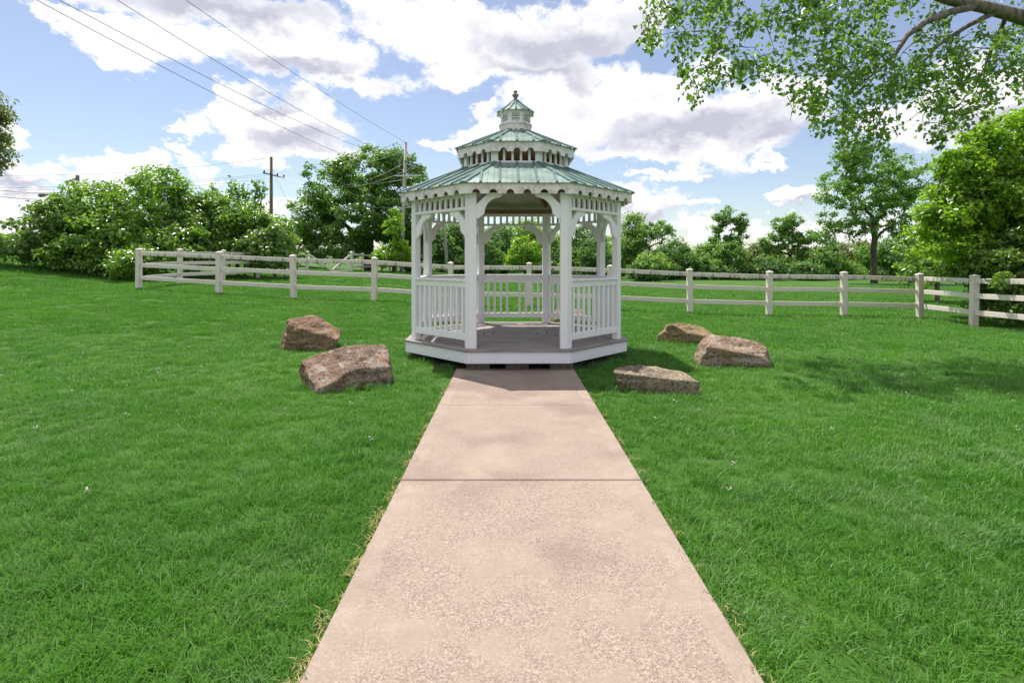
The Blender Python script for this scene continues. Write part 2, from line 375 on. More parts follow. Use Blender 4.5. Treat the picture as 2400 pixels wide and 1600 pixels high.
def mat_ground():
    m, t, b, o = new_mat('lawn'); c = t.new('ShaderNodeNewGeometry').outputs['Position']
    big = t.noise(c, 0.45, 4, 0.6); mid = t.noise(t.scale(c, (1, 0.7, 1)), 3.2, 6, 0.65); fine = t.noise(t.scale(c, (30, 22, 30)), 1.0, 6, 0.75)
    cc = t.mix(t.ramp(big, 0.35, 0.65), (0.054, 0.142, 0.014), (0.076, 0.176, 0.017))
    cc = t.mix(t.ramp(mid, 0.50, 0.75, 0, 0.5), cc, (0.042, 0.118, 0.014))
    cc = t.mix(t.ramp(fine, 0.35, 0.62, 0.55, 0), cc, (0.024, 0.072, 0.009))
    cc = t.mix(t.ramp(fine, 0.60, 0.80, 0, 0.5), cc, (0.105, 0.19, 0.055))
    setc(t, b, cc, 0.85, t.bump(t.math('ADD', fine, mid), 0.6, 0.05), 0.25); return m
M_ground = mat_ground()
def mat_grass():
    m, t, b, o = new_mat('grass_blade'); geo = t.new('ShaderNodeNewGeometry'); r = geo.outputs['Random Per Island']
    oi = t.new('ShaderNodeObjectInfo').outputs['Random']; pos = geo.outputs['Position']
    big = t.noise(pos, 0.55, 4, 0.6); mid = t.noise(pos, 2.6, 4, 0.6)
    cc = t.mix(t.ramp(big, 0.35, 0.65), (0.066, 0.222, 0.016), (0.104, 0.285, 0.018))
    cc = t.mix(t.math('MULTIPLY', t.ramp(t.math('MULTIPLY_ADD', r, 0.5, mid), 0.62, 1.05), 0.55), cc, (0.180, 0.310, 0.095))
    worn = t.math('MULTIPLY', t.ramp(t.noise(pos, 1.5, 5, 0.65), 0.50, 0.66), t.ramp(r, 0.1, 0.9, 0.25, 0.85, False))
    cc = t.mix(worn, cc, (0.205, 0.330, 0.135))
    cc = t.mix(t.ramp(t.noise(t.vmath('ADD', pos, (9, 4, 2)), 1.9, 4, 0.6), 0.55, 0.70, 0, 0.6), cc, (0.040, 0.160, 0.012))
    cc = t.mix(t.ramp(oi, 0.0, 1.0, 0.0, 0.25, False), cc, (0.052, 0.175, 0.015))
    cc = t.mix(t.ramp(r, 0.965, 0.985, 0, 0.7), cc, (0.32, 0.29, 0.14))
    setc(t, b, cc, 0.48, None, 0.30)
    tr = t.new('ShaderNodeBsdfTranslucent'); t.link(t.mix(1.0, cc, (1.3, 1.5, 0.7), 'MULTIPLY'), tr.inputs[0])
    mx = t.new('ShaderNodeMixShader'); mx.inputs[0].default_value = 0.32
    t.link(b.outputs[0], mx.inputs[1]); t.link(tr.outputs[0], mx.inputs[2]); t.link(mx.outputs[0], o.inputs[0]); return m
M_grass = mat_grass()
M_straw = mat_leaf('dry_straw', (0.30, 0.24, 0.09), (0.52, 0.43, 0.20), 0.2, 0.6, 0.3, (1.1, 1.0, 0.7))

# ------------------------------------------------------------------ ground
def graded(a, b, n, p):
    t = np.linspace(-1, 1, n); s = np.sign(t) * np.abs(t) ** p
    return np.where(s < 0, -a * s * -1, b * s) if False else np.where(s < 0, s * a, s * b)
gx = np.unique(np.concatenate([graded(400, 400, 121, 3.2), np.linspace(-16, 16, 81)]))
gy = np.unique(np.concatenate([np.linspace(-40, 0, 21), np.linspace(0, 30, 91), 30 + 570 * np.linspace(0, 1, 60) ** 2.4]))
GX, GY = np.meshgrid(gx, gy)
GZ = gz(GX, GY)
nx, ny = len(gx), len(gy)
idx = np.arange(nx * ny).reshape(ny, nx)
gf = np.stack([idx[:-1, :-1], idx[:-1, 1:], idx[1:, 1:], idx[1:, :-1]], -1).reshape(-1, 4)
# the ground is sunk a little below the concrete walk
inpath = (np.abs(GX - PATH_X) < PATH_W / 2 + 0.35) & (GY < 7.0) & (GY > -30)
GZ = np.where(inpath, GZ - 0.02, GZ)
lawn = bpy.data.objects.new('lawn', np_mesh('lawn', np.stack([GX, GY, GZ], -1).reshape(-1, 3), gf, M_ground, True)); link(lawn)
lawn['kind'] = 'structure'

# concrete walk of separate slabs
walk = empty('path'); walk['kind'] = 'structure'
JOINTS = [6.86, 5.09, 3.33, 1.57, -0.19, -1.95, -3.71]
for i in range(len(JOINTS) - 1):
    y1, y0 = JOINTS[i] - 0.004, JOINTS[i + 1] + 0.004
    L = y1 - y0; bm = MB(); n = 12
    w = PATH_W
    bm.box((0, 0, -0.05), (w, L, 0.10))
    o = bm.build('slab', M_concrete, walk, (PATH_X, (y0 + y1) / 2, 0.012 + (0.003 if i % 2 else 0.0)), bevel=0.006)
# bare soil under the summerhouse
GC = Vector((0.0945, 8.34, 0.0)); GROT = 0.0144
bm = MB(); N = 40; rs = random.Random(4)
ring = [(1.72 * (1 + 0.035 * rs.uniform(-1, 1)) * math.cos(2 * math.pi * i / N), 1.66 * (1 + 0.035 * rs.uniform(-1, 1)) * math.sin(2 * math.pi * i / N), 0) for i in range(N)]
bm.add([(0, 0, 0)] + ring, [(0, 1 + i, 1 + (i + 1) % N) for i in range(N)])
so = bm.build('soil', M_soil, None, (GC.x, GC.y, 0.006)); so['kind'] = 'structure'

# ------------------------------------------------------------------ gazebo
T8 = math.tan(math.pi / 8); C8 = math.cos(math.pi / 8)
gaz = empty('gazebo', GC, GROT)
tag(gaz, 'white octagonal gazebo with tiered green metal roof and cupola where the path ends', 'gazebo')
FA = [-math.pi / 2 + i * math.pi / 4 for i in range(8)]       # outward direction of each side
def side_m(i):
    """local frame of a side: u along it (to the right seen from outside), v up, w outward"""
    a = FA[i]; n = Vector((math.cos(a), math.sin(a), 0)); u = Vector((-math.sin(a), math.cos(a), 0))
    return Matrix(((u.x, 0, n.x, 0), (u.y, 0, n.y, 0), (0, 1, 0, 0), (0, 0, 0, 1)))
def side_pt(i, u, v, w): return side_m(i) @ Vector((u, v, w))
A_FLOOR, A_POST, A_EAVE = 1.611, 1.500, 1.677
Z_DECK, Z_SK0, Z_EAVE, Z_FB = 0.274, 0.100, 2.405, 2.262
# substructure: skids and blocks
skid = MB()
for x in (-0.95, 0.0, 0.95): skid.box((x, 0, 0.165), (0.09, 2.5, 0.12))
sk = skid.build('floor_joist', M_dark, gaz)
blk = MB().box((0, 0, 0), (0.30, 0.19, 0.105)).mesh('support_block', M_block, bevel=0.008)
for x, y in ((-0.52, -1.42), (0.56, -1.42), (-0.02, -1.40), (-1.3, -0.55), (1.32, -0.55), (-1.3, 0.6), (1.3, 0.6), (-0.5, 1.35), (0.5, 1.35)):
    inst('support_block', blk, gaz, (x, y, 0.054), math.radians((x * 97 + y * 31) % 20 - 10))
# deck: rings of mitred boards
deck = MB()
deck.prism([(A_FLOOR * 0.9 / C8 * math.cos(math.pi / 8 + k * math.pi / 4), A_FLOOR * 0.9 / C8 * math.sin(math.pi / 8 + k * math.pi / 4)) for k in range(8)],
           Matrix.Translation((0, 0, Z_DECK - 0.040)), 0.012)
deck = deck.build('deck', M_dark, gaz)
bw = 0.1425; a_out = A_FLOOR + 0.018; ring = 0
while a_out > 0.16:
    a_in = a_out - bw + 0.010; mb = MB()
    ho, hi = a_out * T8 - 0.005, max(a_in, 0) * T8 - 0.005
    am = (a_out + a_in) / 2
    poly = [(-ho, -(a_out - am)), (ho, -(a_out - am)), (hi, am - a_in), (-hi, am - a_in)]
    vs = [(x, y, -0.028) for x, y in poly] + [(x, y, 0) for x, y in poly]
    mb.add(vs, [(3, 2, 1, 0), (4, 5, 6, 7), (0, 1, 5, 4), (1, 2, 6, 5), (2, 3, 7, 6), (3, 0, 4, 7)])
    me = mb.mesh('deck_board', M_deck, bevel=0.0025)
    for i in range(8):
        a = FA[i]
        inst('deck_board', me, deck, (am * math.cos(a), am * math.sin(a), Z_DECK + rs.uniform(-0.0012, 0.0012)), a + math.pi / 2)
    a_out -= bw; ring += 1
me = MB().prism([(a_out / C8 * 0.97 * math.cos(math.pi / 8 + k * math.pi / 4), a_out / C8 * 0.97 * math.sin(math.pi / 8 + k * math.pi / 4)) for k in range(8)], Matrix.Identity(4), 0.028).mesh('deck_board', M_deck)
inst('deck_board', me, deck, (0, 0, Z_DECK - 0.014))
# skirt boards
for i in range(8):
    h = A_FLOOR * T8 - 0.001; mb = MB(); t = 0.028
    z0, z1 = Z_SK0, Z_DECK - 0.030
    vs = []
    for z in (z0, z1): vs += [side_pt(i, -h, z, A_FLOOR), side_pt(i, h, z, A_FLOOR), side_pt(i, h - t * T8, z, A_FLOOR - t), side_pt(i, -h + t * T8, z, A_FLOOR - t)]
    mb.add(vs, [(3, 2, 1, 0), (4, 5, 6, 7), (0, 1, 5, 4), (1, 2, 6, 5), (2, 3, 7, 6), (3, 0, 4, 7)])
    so = mb.build('skirt_board', M_skirt, gaz, bevel=0.002)
    if i in (0, 1, 7):
        for k, (uu, vv) in enumerate(((-0.60, 0.215), (-0.60, 0.135), (0.60, 0.215), (0.60, 0.135), (-0.28, 0.215), (0.02, 0.222), (0.3, 0.215), (-0.3, 0.13), (0.31, 0.13))):
            c0 = side_pt(i, uu, vv, A_FLOOR + 0.001); s = MB()
            s.prism([(0.0045 * math.cos(q * math.pi / 3), 0.0045 * math.sin(q * math.pi / 3)) for q in range(6)], Matrix.Translation(c0) @ side_m(i), 0.004)
            s.build('screw', M_screw, so)
# posts (five-sided, two outer faces along the two sides they join)
RV = A_POST / C8
def post_poly(w=0.092, dp=0.125):
    # local: +x outward at the corner
    a = math.pi / 8
    p0 = (w * 0.38, 0.0)
    e1 = (p0[0] - w * math.sin(a), w * math.cos(a)); e2 = (e1[0], -e1[1])
    i1 = (e1[0] - dp * math.cos(a) * 0.75, e1[1] - dp * math.sin(a) * 0.75); i2 = (i1[0], -i1[1])
    return [p0, e1, i1, i2, e2]
for i in range(8):
    a = FA[i] + math.pi / 8; mb = MB()
    z0, z1 = Z_DECK, 2.30
    mb.prism(post_poly(), Matrix.Translation((0, 0, (z0 + z1) / 2)), z1 - z0)
    mb.build('post', M_white, gaz, (RV * math.cos(a), RV * math.sin(a), 0), a, bevel=0.004)
HP = A_POST * T8           # half spacing of the posts
HC = HP - 0.078            # half clear width between them
# railings, friezes, braces
bal_me = MB().box((0, 0, 0), (0.040, 0.032, 0.70)).mesh('baluster', M_white, bevel=0.003)
spn_me = MB().box((0, 0, 0), (0.042, 0.030, 0.20)).mesh('spindle', M_white, bevel=0.003)
def brace_poly():
    p = [(0, -0.335), (0, -0.155), (0.155, 0), (0.335, 0), (0.335, -0.028), (0.315, -0.048)]
    for k in range(9):
        q = math.radians(86 - k * 86 / 8)
        p.append((0.310 - 0.205 * math.sin(math.radians(90) - q) - 0.0, -0.265 + 0.205 * math.sin(q)))
    p += [(0.088, -0.285), (0.050, -0.315), (0.030, -0.335)]
    return p
BP = brace_poly()
for i in range(8):
    ang = FA[i]
    if i != 0:
        rl = MB()
        M = side_m(i)
        rl.box(side_pt(i, 0, 1.158, A_POST - 0.005), (2 * HC + 0.004, 0.105, 0.030), Matrix.Rotation(ang + math.pi / 2, 3, 'Z'))
        rail = rl.build('railing', M_white, gaz, bevel=0.004)
        up = MB().box((0, 0, 0), (2 * HC + 0.002, 0.042, 0.078)).mesh('top_rail', M_white, bevel=0.003)
        c0 = side_pt(i, 0, 1.102, A_POST - 0.005); inst('top_rail', up, rail, c0, ang + math.pi / 2)
        c0 = side_pt(i, 0, 0.418, A_POST - 0.005); lo = MB().box((0, 0, 0), (2 * HC + 0.002, 0.046, 0.088)).mesh('bottom_rail', M_white, bevel=0.003)
        inst('bottom_rail', lo, rail, c0, ang + math.pi / 2)
        for k in range(9):
            if i == 4 and k == 4: continue                    # one baluster is missing at the back
            u = (k - 4) * 0.1165
            me = bal_me
            inst('baluster', me, rail, side_pt(i, u, 0.762, A_POST - 0.005), ang + math.pi / 2)
        fr = MB().box((0, 0, 0), (2 * HC + 0.03, 0.085, 0.038))
        fz = fr.build('frieze', M_white, gaz, side_pt(i, 0, 2.094, A_POST + 0.006), ang + math.pi / 2, bevel=0.004)
        for k in range(9):
            u = (k - 4) * 0.1165
            inst('spindle', spn_me, fz, (u, 0.006, 0.119))
        ztop = 2.074
    else: ztop = Z_FB + 0.03
    for s in (-1, 1):
        mb = MB()
        poly = [(s * (-HC + u), ztop + v) for u, v in BP]
        mb.prism(poly, side_m(i) @ Matrix.Translation((0, 0, A_POST + (0.0 if i else 0.03))), 0.036)
        mb.build('brace', M_white, gaz, bevel=0.0025)
    # header beam behind the fascia and trim board
    hb = MB(); hl = (A_POST - 0.03) * T8
    hb.box(side_pt(i, 0, 2.335, A_POST - 0.04), (2 * hl, 0.075, 0.075), Matrix.Rotation(ang + math.pi / 2, 3, 'Z'))
    hb.build('header_beam', M_beam, gaz)
    if i:
        tb = MB(); tb.box(side_pt(i, 0, 2.275, A_POST - 0.005), (2 * HC, 0.040, 0.052), Matrix.Rotation(ang + math.pi / 2, 3, 'Z'))
        tb.build('trim_board', M_white, gaz)
# scalloped fascia boards
def scallop(half, h, n, pitch, r):
    p = [(-half, h), (-half, 0)]
    for k in range(n):
        c = (k - (n - 1) / 2) * pitch
        p.append((c - r - 0.006, 0)); 
        for q in range(11):
            a = math.pi - q * math.pi / 10; p.append((c + r * math.cos(a), 0.004 + r * 1.05 * math.sin(a)))
        p.append((c + r + 0.006, 0))
    p += [(half, 0), (half, h)]
    return p
def tess_prism(mb, poly, M, t):
    from mathutils.geometry import tessellate_polygon
    tris = tessellate_polygon([[Vector((u, v, 0)) for u, v in poly]]); n = len(poly)
    vs = [M @ Vector((u, v, -t / 2)) for u, v in poly] + [M @ Vector((u, v, t / 2)) for u, v in poly]
    mb.add(vs, [tuple(q) for q in tris] + [tuple(j + n for j in q)[::-1] for q in tris] + [(i, (i + 1) % n, n + (i + 1) % n, n + i) for i in range(n)])
def fascia(apo, z0, h, n, pitch, r):
    for i in range(8):
        mb = MB(); half = apo * T8 - 0.002
        tess_prism(mb, scallop(half, h, n, pitch, r), side_m(i) @ Matrix.Translation((0, z0, apo - 0.012)), 0.024)
        mb.build('fascia_board', M_fascia, gaz)
fascia(A_EAVE, Z_FB, Z_EAVE - Z_FB - 0.004, 6, 0.2165, 0.052)
# roofs
def roof(a0, z0, a1, z1, pitch, nm, over=0.03):
    """a0, z0 eave; a1, z1 top"""
    base = MB()
    sl = (z1 - z0) / (a0 - a1)
    def zz(a): return z0 + (a0 - a) * sl
    vs = []; fs = []
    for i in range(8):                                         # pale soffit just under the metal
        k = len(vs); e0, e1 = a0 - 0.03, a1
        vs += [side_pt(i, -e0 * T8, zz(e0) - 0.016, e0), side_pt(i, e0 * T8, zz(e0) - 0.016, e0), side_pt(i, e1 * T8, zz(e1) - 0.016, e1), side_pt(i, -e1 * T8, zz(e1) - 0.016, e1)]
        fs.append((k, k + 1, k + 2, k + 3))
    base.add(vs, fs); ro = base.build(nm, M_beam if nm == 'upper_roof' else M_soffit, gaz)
    ae = a0 + over
    for i in range(8):
        mb = MB(); th = 0.006
        q = [(-ae * T8 + 0.002, ae), (ae * T8 - 0.002, ae), (a1 * T8 - 0.002, a1), (-a1 * T8 + 0.002, a1)]
        vs = [side_pt(i, u, zz(w), w) for u, w in q] + [side_pt(i, u, zz(w) + th, w) for u, w in q]
        mb.add(vs, [(3, 2, 1, 0), (4, 5, 6, 7), (0, 1, 5, 4), (1, 2, 6, 5), (2, 3, 7, 6), (3, 0, 4, 7)])
        pn = mb.build('roof_panel', M_roof, ro)
        nr = int(ae * T8 / pitch)
        ribs = MB(); fine = MB()
        k = -nr * 3
        for kk in range(-nr * 3 - 2, nr * 3 + 3):
            u = kk * pitch / 3
            if abs(u) > ae * T8 - 0.05: continue
            wtop = max(a1, (abs(u) + 0.02) / T8)
            if ae - wtop < 0.05: continue
            big = kk % 3 == 0
            hw, hh = (0.020, 0.022) if big else (0.010, 0.006)
            prof = [(-hw, th - 0.001), (-hw * 0.55, th + hh), (hw * 0.55, th + hh), (hw, th - 0.001)]
            vs = [side_pt(i, u + du, zz(w) + dz, w) for w in (ae + 0.004, wtop) for du, dz in prof]
            (ribs if big else fine).add(vs, [(0, 1, 5, 4), (1, 2, 6, 5), (2, 3, 7, 6), (0, 3, 2, 1), (4, 5, 6, 7), (0, 4, 7, 3)])
        for r_, nm2 in ((ribs, 'rib'), (fine, 'minor_rib')):
            if r_.v:
                # one mesh per rib
                per = 8
                for j in range(len(r_.v) // per):
                    one = MB(); one.add(r_.v[j * per:(j + 1) * per], [(0, 1, 5, 4), (1, 2, 6, 5), (2, 3, 7, 6), (0, 3, 2, 1), (4, 5, 6, 7), (0, 4, 7, 3)])
                    one.build(nm2, M_ridge if nm2 == 'rib' else M_roof, ro)  # ribs darker than panels: shade of their sides put into the colour
        # hip cap
        a = FA[i] + math.pi / 8; cp = MB(); dirv = Vector((math.cos(a), math.sin(a), 0)); sd = Vector((-math.sin(a), math.cos(a), 0))
        vs = []
        for w in (ae + 0.008, a1):
            c = dirv * (w / C8); z = zz(w)
            ck = 0.42 if nm == 'cupola_roof' else 0.72
            for du, dz in ((-0.062 * ck, 0.006), (-0.055 * ck, 0.026 * ck), (0.0, 0.042 * ck), (0.055 * ck, 0.026 * ck), (0.062 * ck, 0.006)):
                p = c + sd * du; vs.append((p.x, p.y, z + dz))
        cp.add(vs, [(0, 1, 6, 5), (1, 2, 7, 6), (2, 3, 8, 7), (3, 4, 9, 8), (0, 4, 3, 2, 1), (5, 6, 7, 8, 9), (0, 5, 9, 4)])
        cp.build('ridge_cap', M_ridge, ro)
        # hip rafter inside
        if nm == 'roof':
            rf = MB(); p0 = dirv * ((a0 - 0.22) / C8); p1 = dirv * (a1 / C8)
            rf.bar((p0.x, p0.y, zz(a0 - 0.22) - 0.075), (p1.x, p1.y, zz(a1) - 0.075), 0.04, 0.09); rf.build('rafter', M_beam, ro)
    return ro
A_D, Z_D = 0.790, 2.822
roof(A_EAVE, Z_EAVE, A_D - 0.01, Z_D, 0.2415, 'roof')
# drum between the roofs
for i in range(8):
    h = A_D * T8
    lb = MB().box((0, 0, 0), (2 * h - 0.01, 0.05, 0.030)); dl = lb.build('drum_rail', M_white, gaz, side_pt(i, 0, Z_D + 0.012, A_D - 0.024), FA[i] + math.pi / 2)
    sp = MB().box((0, 0, 0), (0.034, 0.03, 0.25)).mesh('spindle', M_white, bevel=0.003)
    for k in range(4): inst('spindle', sp, dl, ((k - 1.5) * 0.121, 0.0, 0.138))
    a = FA[i] + math.pi / 8
    mb = MB(); mb.prism(post_poly(0.062, 0.06), Matrix.Translation((0, 0, Z_D + 0.13)), 0.27)
    mb.build('drum_post', M_white, gaz, ((A_D - 0.02) / C8 * math.cos(a), (A_D - 0.02) / C8 * math.sin(a), 0), a)
A_E2, Z_E2 = 0.879, 3.115
fascia(A_E2, 2.966, Z_E2 - 2.966 - 0.004, 3, 0.192, 0.048)
A_C = 0.242
roof(A_E2, Z_E2, A_C - 0.01, 3.430, 0.235, 'upper_roof')
ub = MB()
for i in range(8): ub.box(side_pt(i, 0, 3.06, A_D - 0.03), (2 * (A_D - 0.06) * T8, 0.06, 0.07), Matrix.Rotation(FA[i] + math.pi / 2, 3, 'Z'))
ub.build('upper_beam', M_beam, gaz)
# cupola
def octa(a, z): return [((a / C8) * math.cos(FA[i] - math.pi / 8), (a / C8) * math.sin(FA[i] - math.pi / 8), z) for i in range(8)]
def octa_stack(rings):
    mb = MB(); vs = []
    for a, z in rings: vs += octa(a, z)
    n = len(rings)
    fs = [(r * 8 + j, r * 8 + (j + 1) % 8, (r + 1) * 8 + (j + 1) % 8, (r + 1) * 8 + j) for r in range(n - 1) for j in range(8)]
    fs += [tuple(range(8))[::-1], tuple((n - 1) * 8 + j for j in range(8))]
    return mb.add(vs, fs)
cb = octa_stack([(A_C, 3.40), (A_C, 3.528), (A_C + 0.016, 3.532), (A_C + 0.016, 3.546), (A_C - 0.006, 3.552)]).build('cupola_base', M_fascia, gaz)
cu = octa_stack([(A_C - 0.035, 3.548), (A_C - 0.035, 3.728)]).build('cupola', M_dark, gaz)
for i in range(8):
    h = (A_C - 0.008) * T8; M = side_m(i) @ Matrix.Translation((0, 0, A_C - 0.02))
    mb = MB()
    z0, z1 = 3.553, 3.726; ow = 0.058
    for (u0, u1, v0, v1) in ((-h, -ow, z0, z1), (ow, h, z0, z1), (-ow, ow, z0, z0 + 0.022), (-ow, ow, z1 - 0.030, z1)):
        mb.prism([(u0, v0), (u1, v0), (u1, v1), (u0, v1)], M, 0.022)
    mb.build('louvre_frame', M_fascia, cu)
    sl = MB().box((0, 0, 0), (2 * ow - 0.002, 0.007, 0.0135), Matrix.Rotation(math.radians(-30), 3, 'X')).mesh('louvre', M_white)
    for k in range(5): inst('louvre', sl, cu, side_pt(i, 0, z0 + 0.034 + k * 0.0247, A_C - 0.024), FA[i] + math.pi / 2)
ce = octa_stack([(A_C - 0.01, 3.705), (A_C + 0.026, 3.722), (A_C + 0.026, 3.738), (A_C, 3.742)]).build('cupola_eave', M_fascia, gaz)
roof(A_C + 0.030, 3.742, 0.02, 3.955, 0.5, 'cupola_roof', 0.012)
fin = MB().lathe([(0.052, 3.938), (0.054, 3.950), (0.046, 3.962), (0.026, 3.968), (0.022, 3.985), (0.034, 4.005), (0.050, 4.030), (0.053, 4.042), (0.040, 4.054), (0.020, 4.062), (0.019, 4.070), (0.030, 4.080), (0.033, 4.092), (0.026, 4.106), (0.010, 4.113)], 20)
fin.build('finial', M_finial, gaz, smooth=True)

# ------------------------------------------------------------------ fences
def fence(name_label, pts, post_h=1.37, rails=(1.235, 0.835, 0.385), pw=0.150, rh=0.135, group=None, nofirst=False, skip=(), seed=1):
    r = random.Random(seed)
    root = empty('rail_fence', (pts[0][0], pts[0][1], gzf(*pts[0])))
    tag(root, name_label, 'fence', group)
    o = Vector(root.location)
    gr = [Vector((x, y, gzf(x, y))) for x, y in pts]
    for k, p in enumerate(gr):
        if k == 0 and nofirst: continue
        mb = MB(); h = post_h
        t = (gr[min(k + 1, len(gr) - 1)] - gr[max(k - 1, 0)]); rz = math.atan2(t.y, t.x)
        mb.box((0, 0, h / 2 - 0.15), (pw, pw, h + 0.3 - 0.04))
        c = pw / 2
        mb.add([(-c - .012, -c - .012, h - 0.02), (c + .012, -c - .012, h - 0.02), (c + .012, c + .012, h - 0.02), (-c - .012, c + .012, h - 0.02),
                (-c - .012, -c - .012, h + 0.012), (c + .012, -c - .012, h + 0.012), (c + .012, c + .012, h + 0.012), (-c - .012, c + .012, h + 0.012), (0, 0, h + 0.05)],
               [(3, 2, 1, 0), (0, 1, 5, 4), (1, 2, 6, 5), (2, 3, 7, 6), (3, 0, 4, 7), (4, 5, 8), (5, 6, 8), (6, 7, 8), (7, 4, 8)])
        po = mb.build('post', M_fence, root, p - o, rz)
        po.rotation_euler = (r.uniform(-.02, .02), r.uniform(-.02, .02), rz)
    for k in range(len(gr) - 1):
        if k in skip: continue
        a, b = gr[k], gr[k + 1]; L = (b - a).length
        for q, h in enumerate(rails):
            p0 = a + Vector((0, 0, h + r.uniform(-.008, .008))); p1 = b + Vector((0, 0, h + r.uniform(-.008, .008)))
            dv = (p1 - p0); mid = (p0 + p1) / 2; mb = MB()
            mb.box((0, 0, 0), (dv.length - pw + 0.02, 0.045, rh))
            ro = mb.build('rail', (M_toprail if q == 0 else M_fence), root, mid - o, 0, bevel=0.006)
            ro.rotation_euler = dv.to_track_quat('X', 'Z').to_euler()
    return root
def fx(px, z): return ((px - HX) / F * z, z)
main_px = [(325, 18.3), (513, 17.3), (688, 16.9), (876, 16.7), (1057, 16.65), (1240, 16.6), (1430, 16.6), (1617, 16.6), (1802, 16.6), (1977, 16.6), (2156, 16.5)]
fence('long weathered white three-rail fence crossing the lawn behind the gazebo', [fx(*q) for q in main_px], seed=3)
c0 = fx(325, 18.3)
lp = [(c0[0] + 0.04, c0[1] + 0.15)]
lp = [(-12.98, 20.75), (-12.62, 23.2), (-12.25, 25.7), (-11.95, 28.1), (-11.72, 30.5)]
fence('white rail fence running back from the corner post beside the leafy hedge', [(c0[0] + 0.05, c0[1] + 0.24)] + lp, seed=5, pw=0.14, nofirst=True)
lp2 = [(-10.9 + k * 0.11, 36.3 + k * 2.44) for k in range(9)]
fence('distant white rail fence beyond the gap with fallen rails', lp2, seed=6, pw=0.16)
def board(label, a, b, group=None):
    mid = (Vector(a) + Vector(b)) / 2; mb = MB(); dv = Vector(b) - Vector(a)
    mb.box((0, 0, 0), (dv.length, 0.045, 0.135)); o = mb.build('fallen_rail', M_fence, None, mid, bevel=0.006)
    o.rotation_euler = dv.to_track_quat('X', 'Z').to_euler(); return tag(o, label, 'fence rail', group)
ga = Vector((-11.72, 30.5, 0)); gbn = Vector((-10.9, 36.3, 0))
def onz(x, y, h): return (x, y, gzf(x, y) + h)
board('broken white fence rail sloping from the end post down to the grass', onz(-11.63, 30.62, 1.20), onz(-10.75, 32.6, 0.07))
board('white fence rail slanting up to the first post of the distant fence', onz(-11.55, 34.0, 0.08), onz(-10.98, 36.2, 1.15), 'rails slanting up to the distant fence')
board('second white rail lying low before the first post of the distant fence', onz(-11.75, 34.5, 0.07), onz(-10.95, 35.9, 0.12))
rp = [(12.55, 14.25), (12.28, 11.9), (12.0, 9.5)]
fence('sunlit white fence section turning toward the walk, overgrown by the leafy shrub', [(fx(2156, 16.5)[0] - 0.01, 16.36)] + rp, seed=8, nofirst=True)

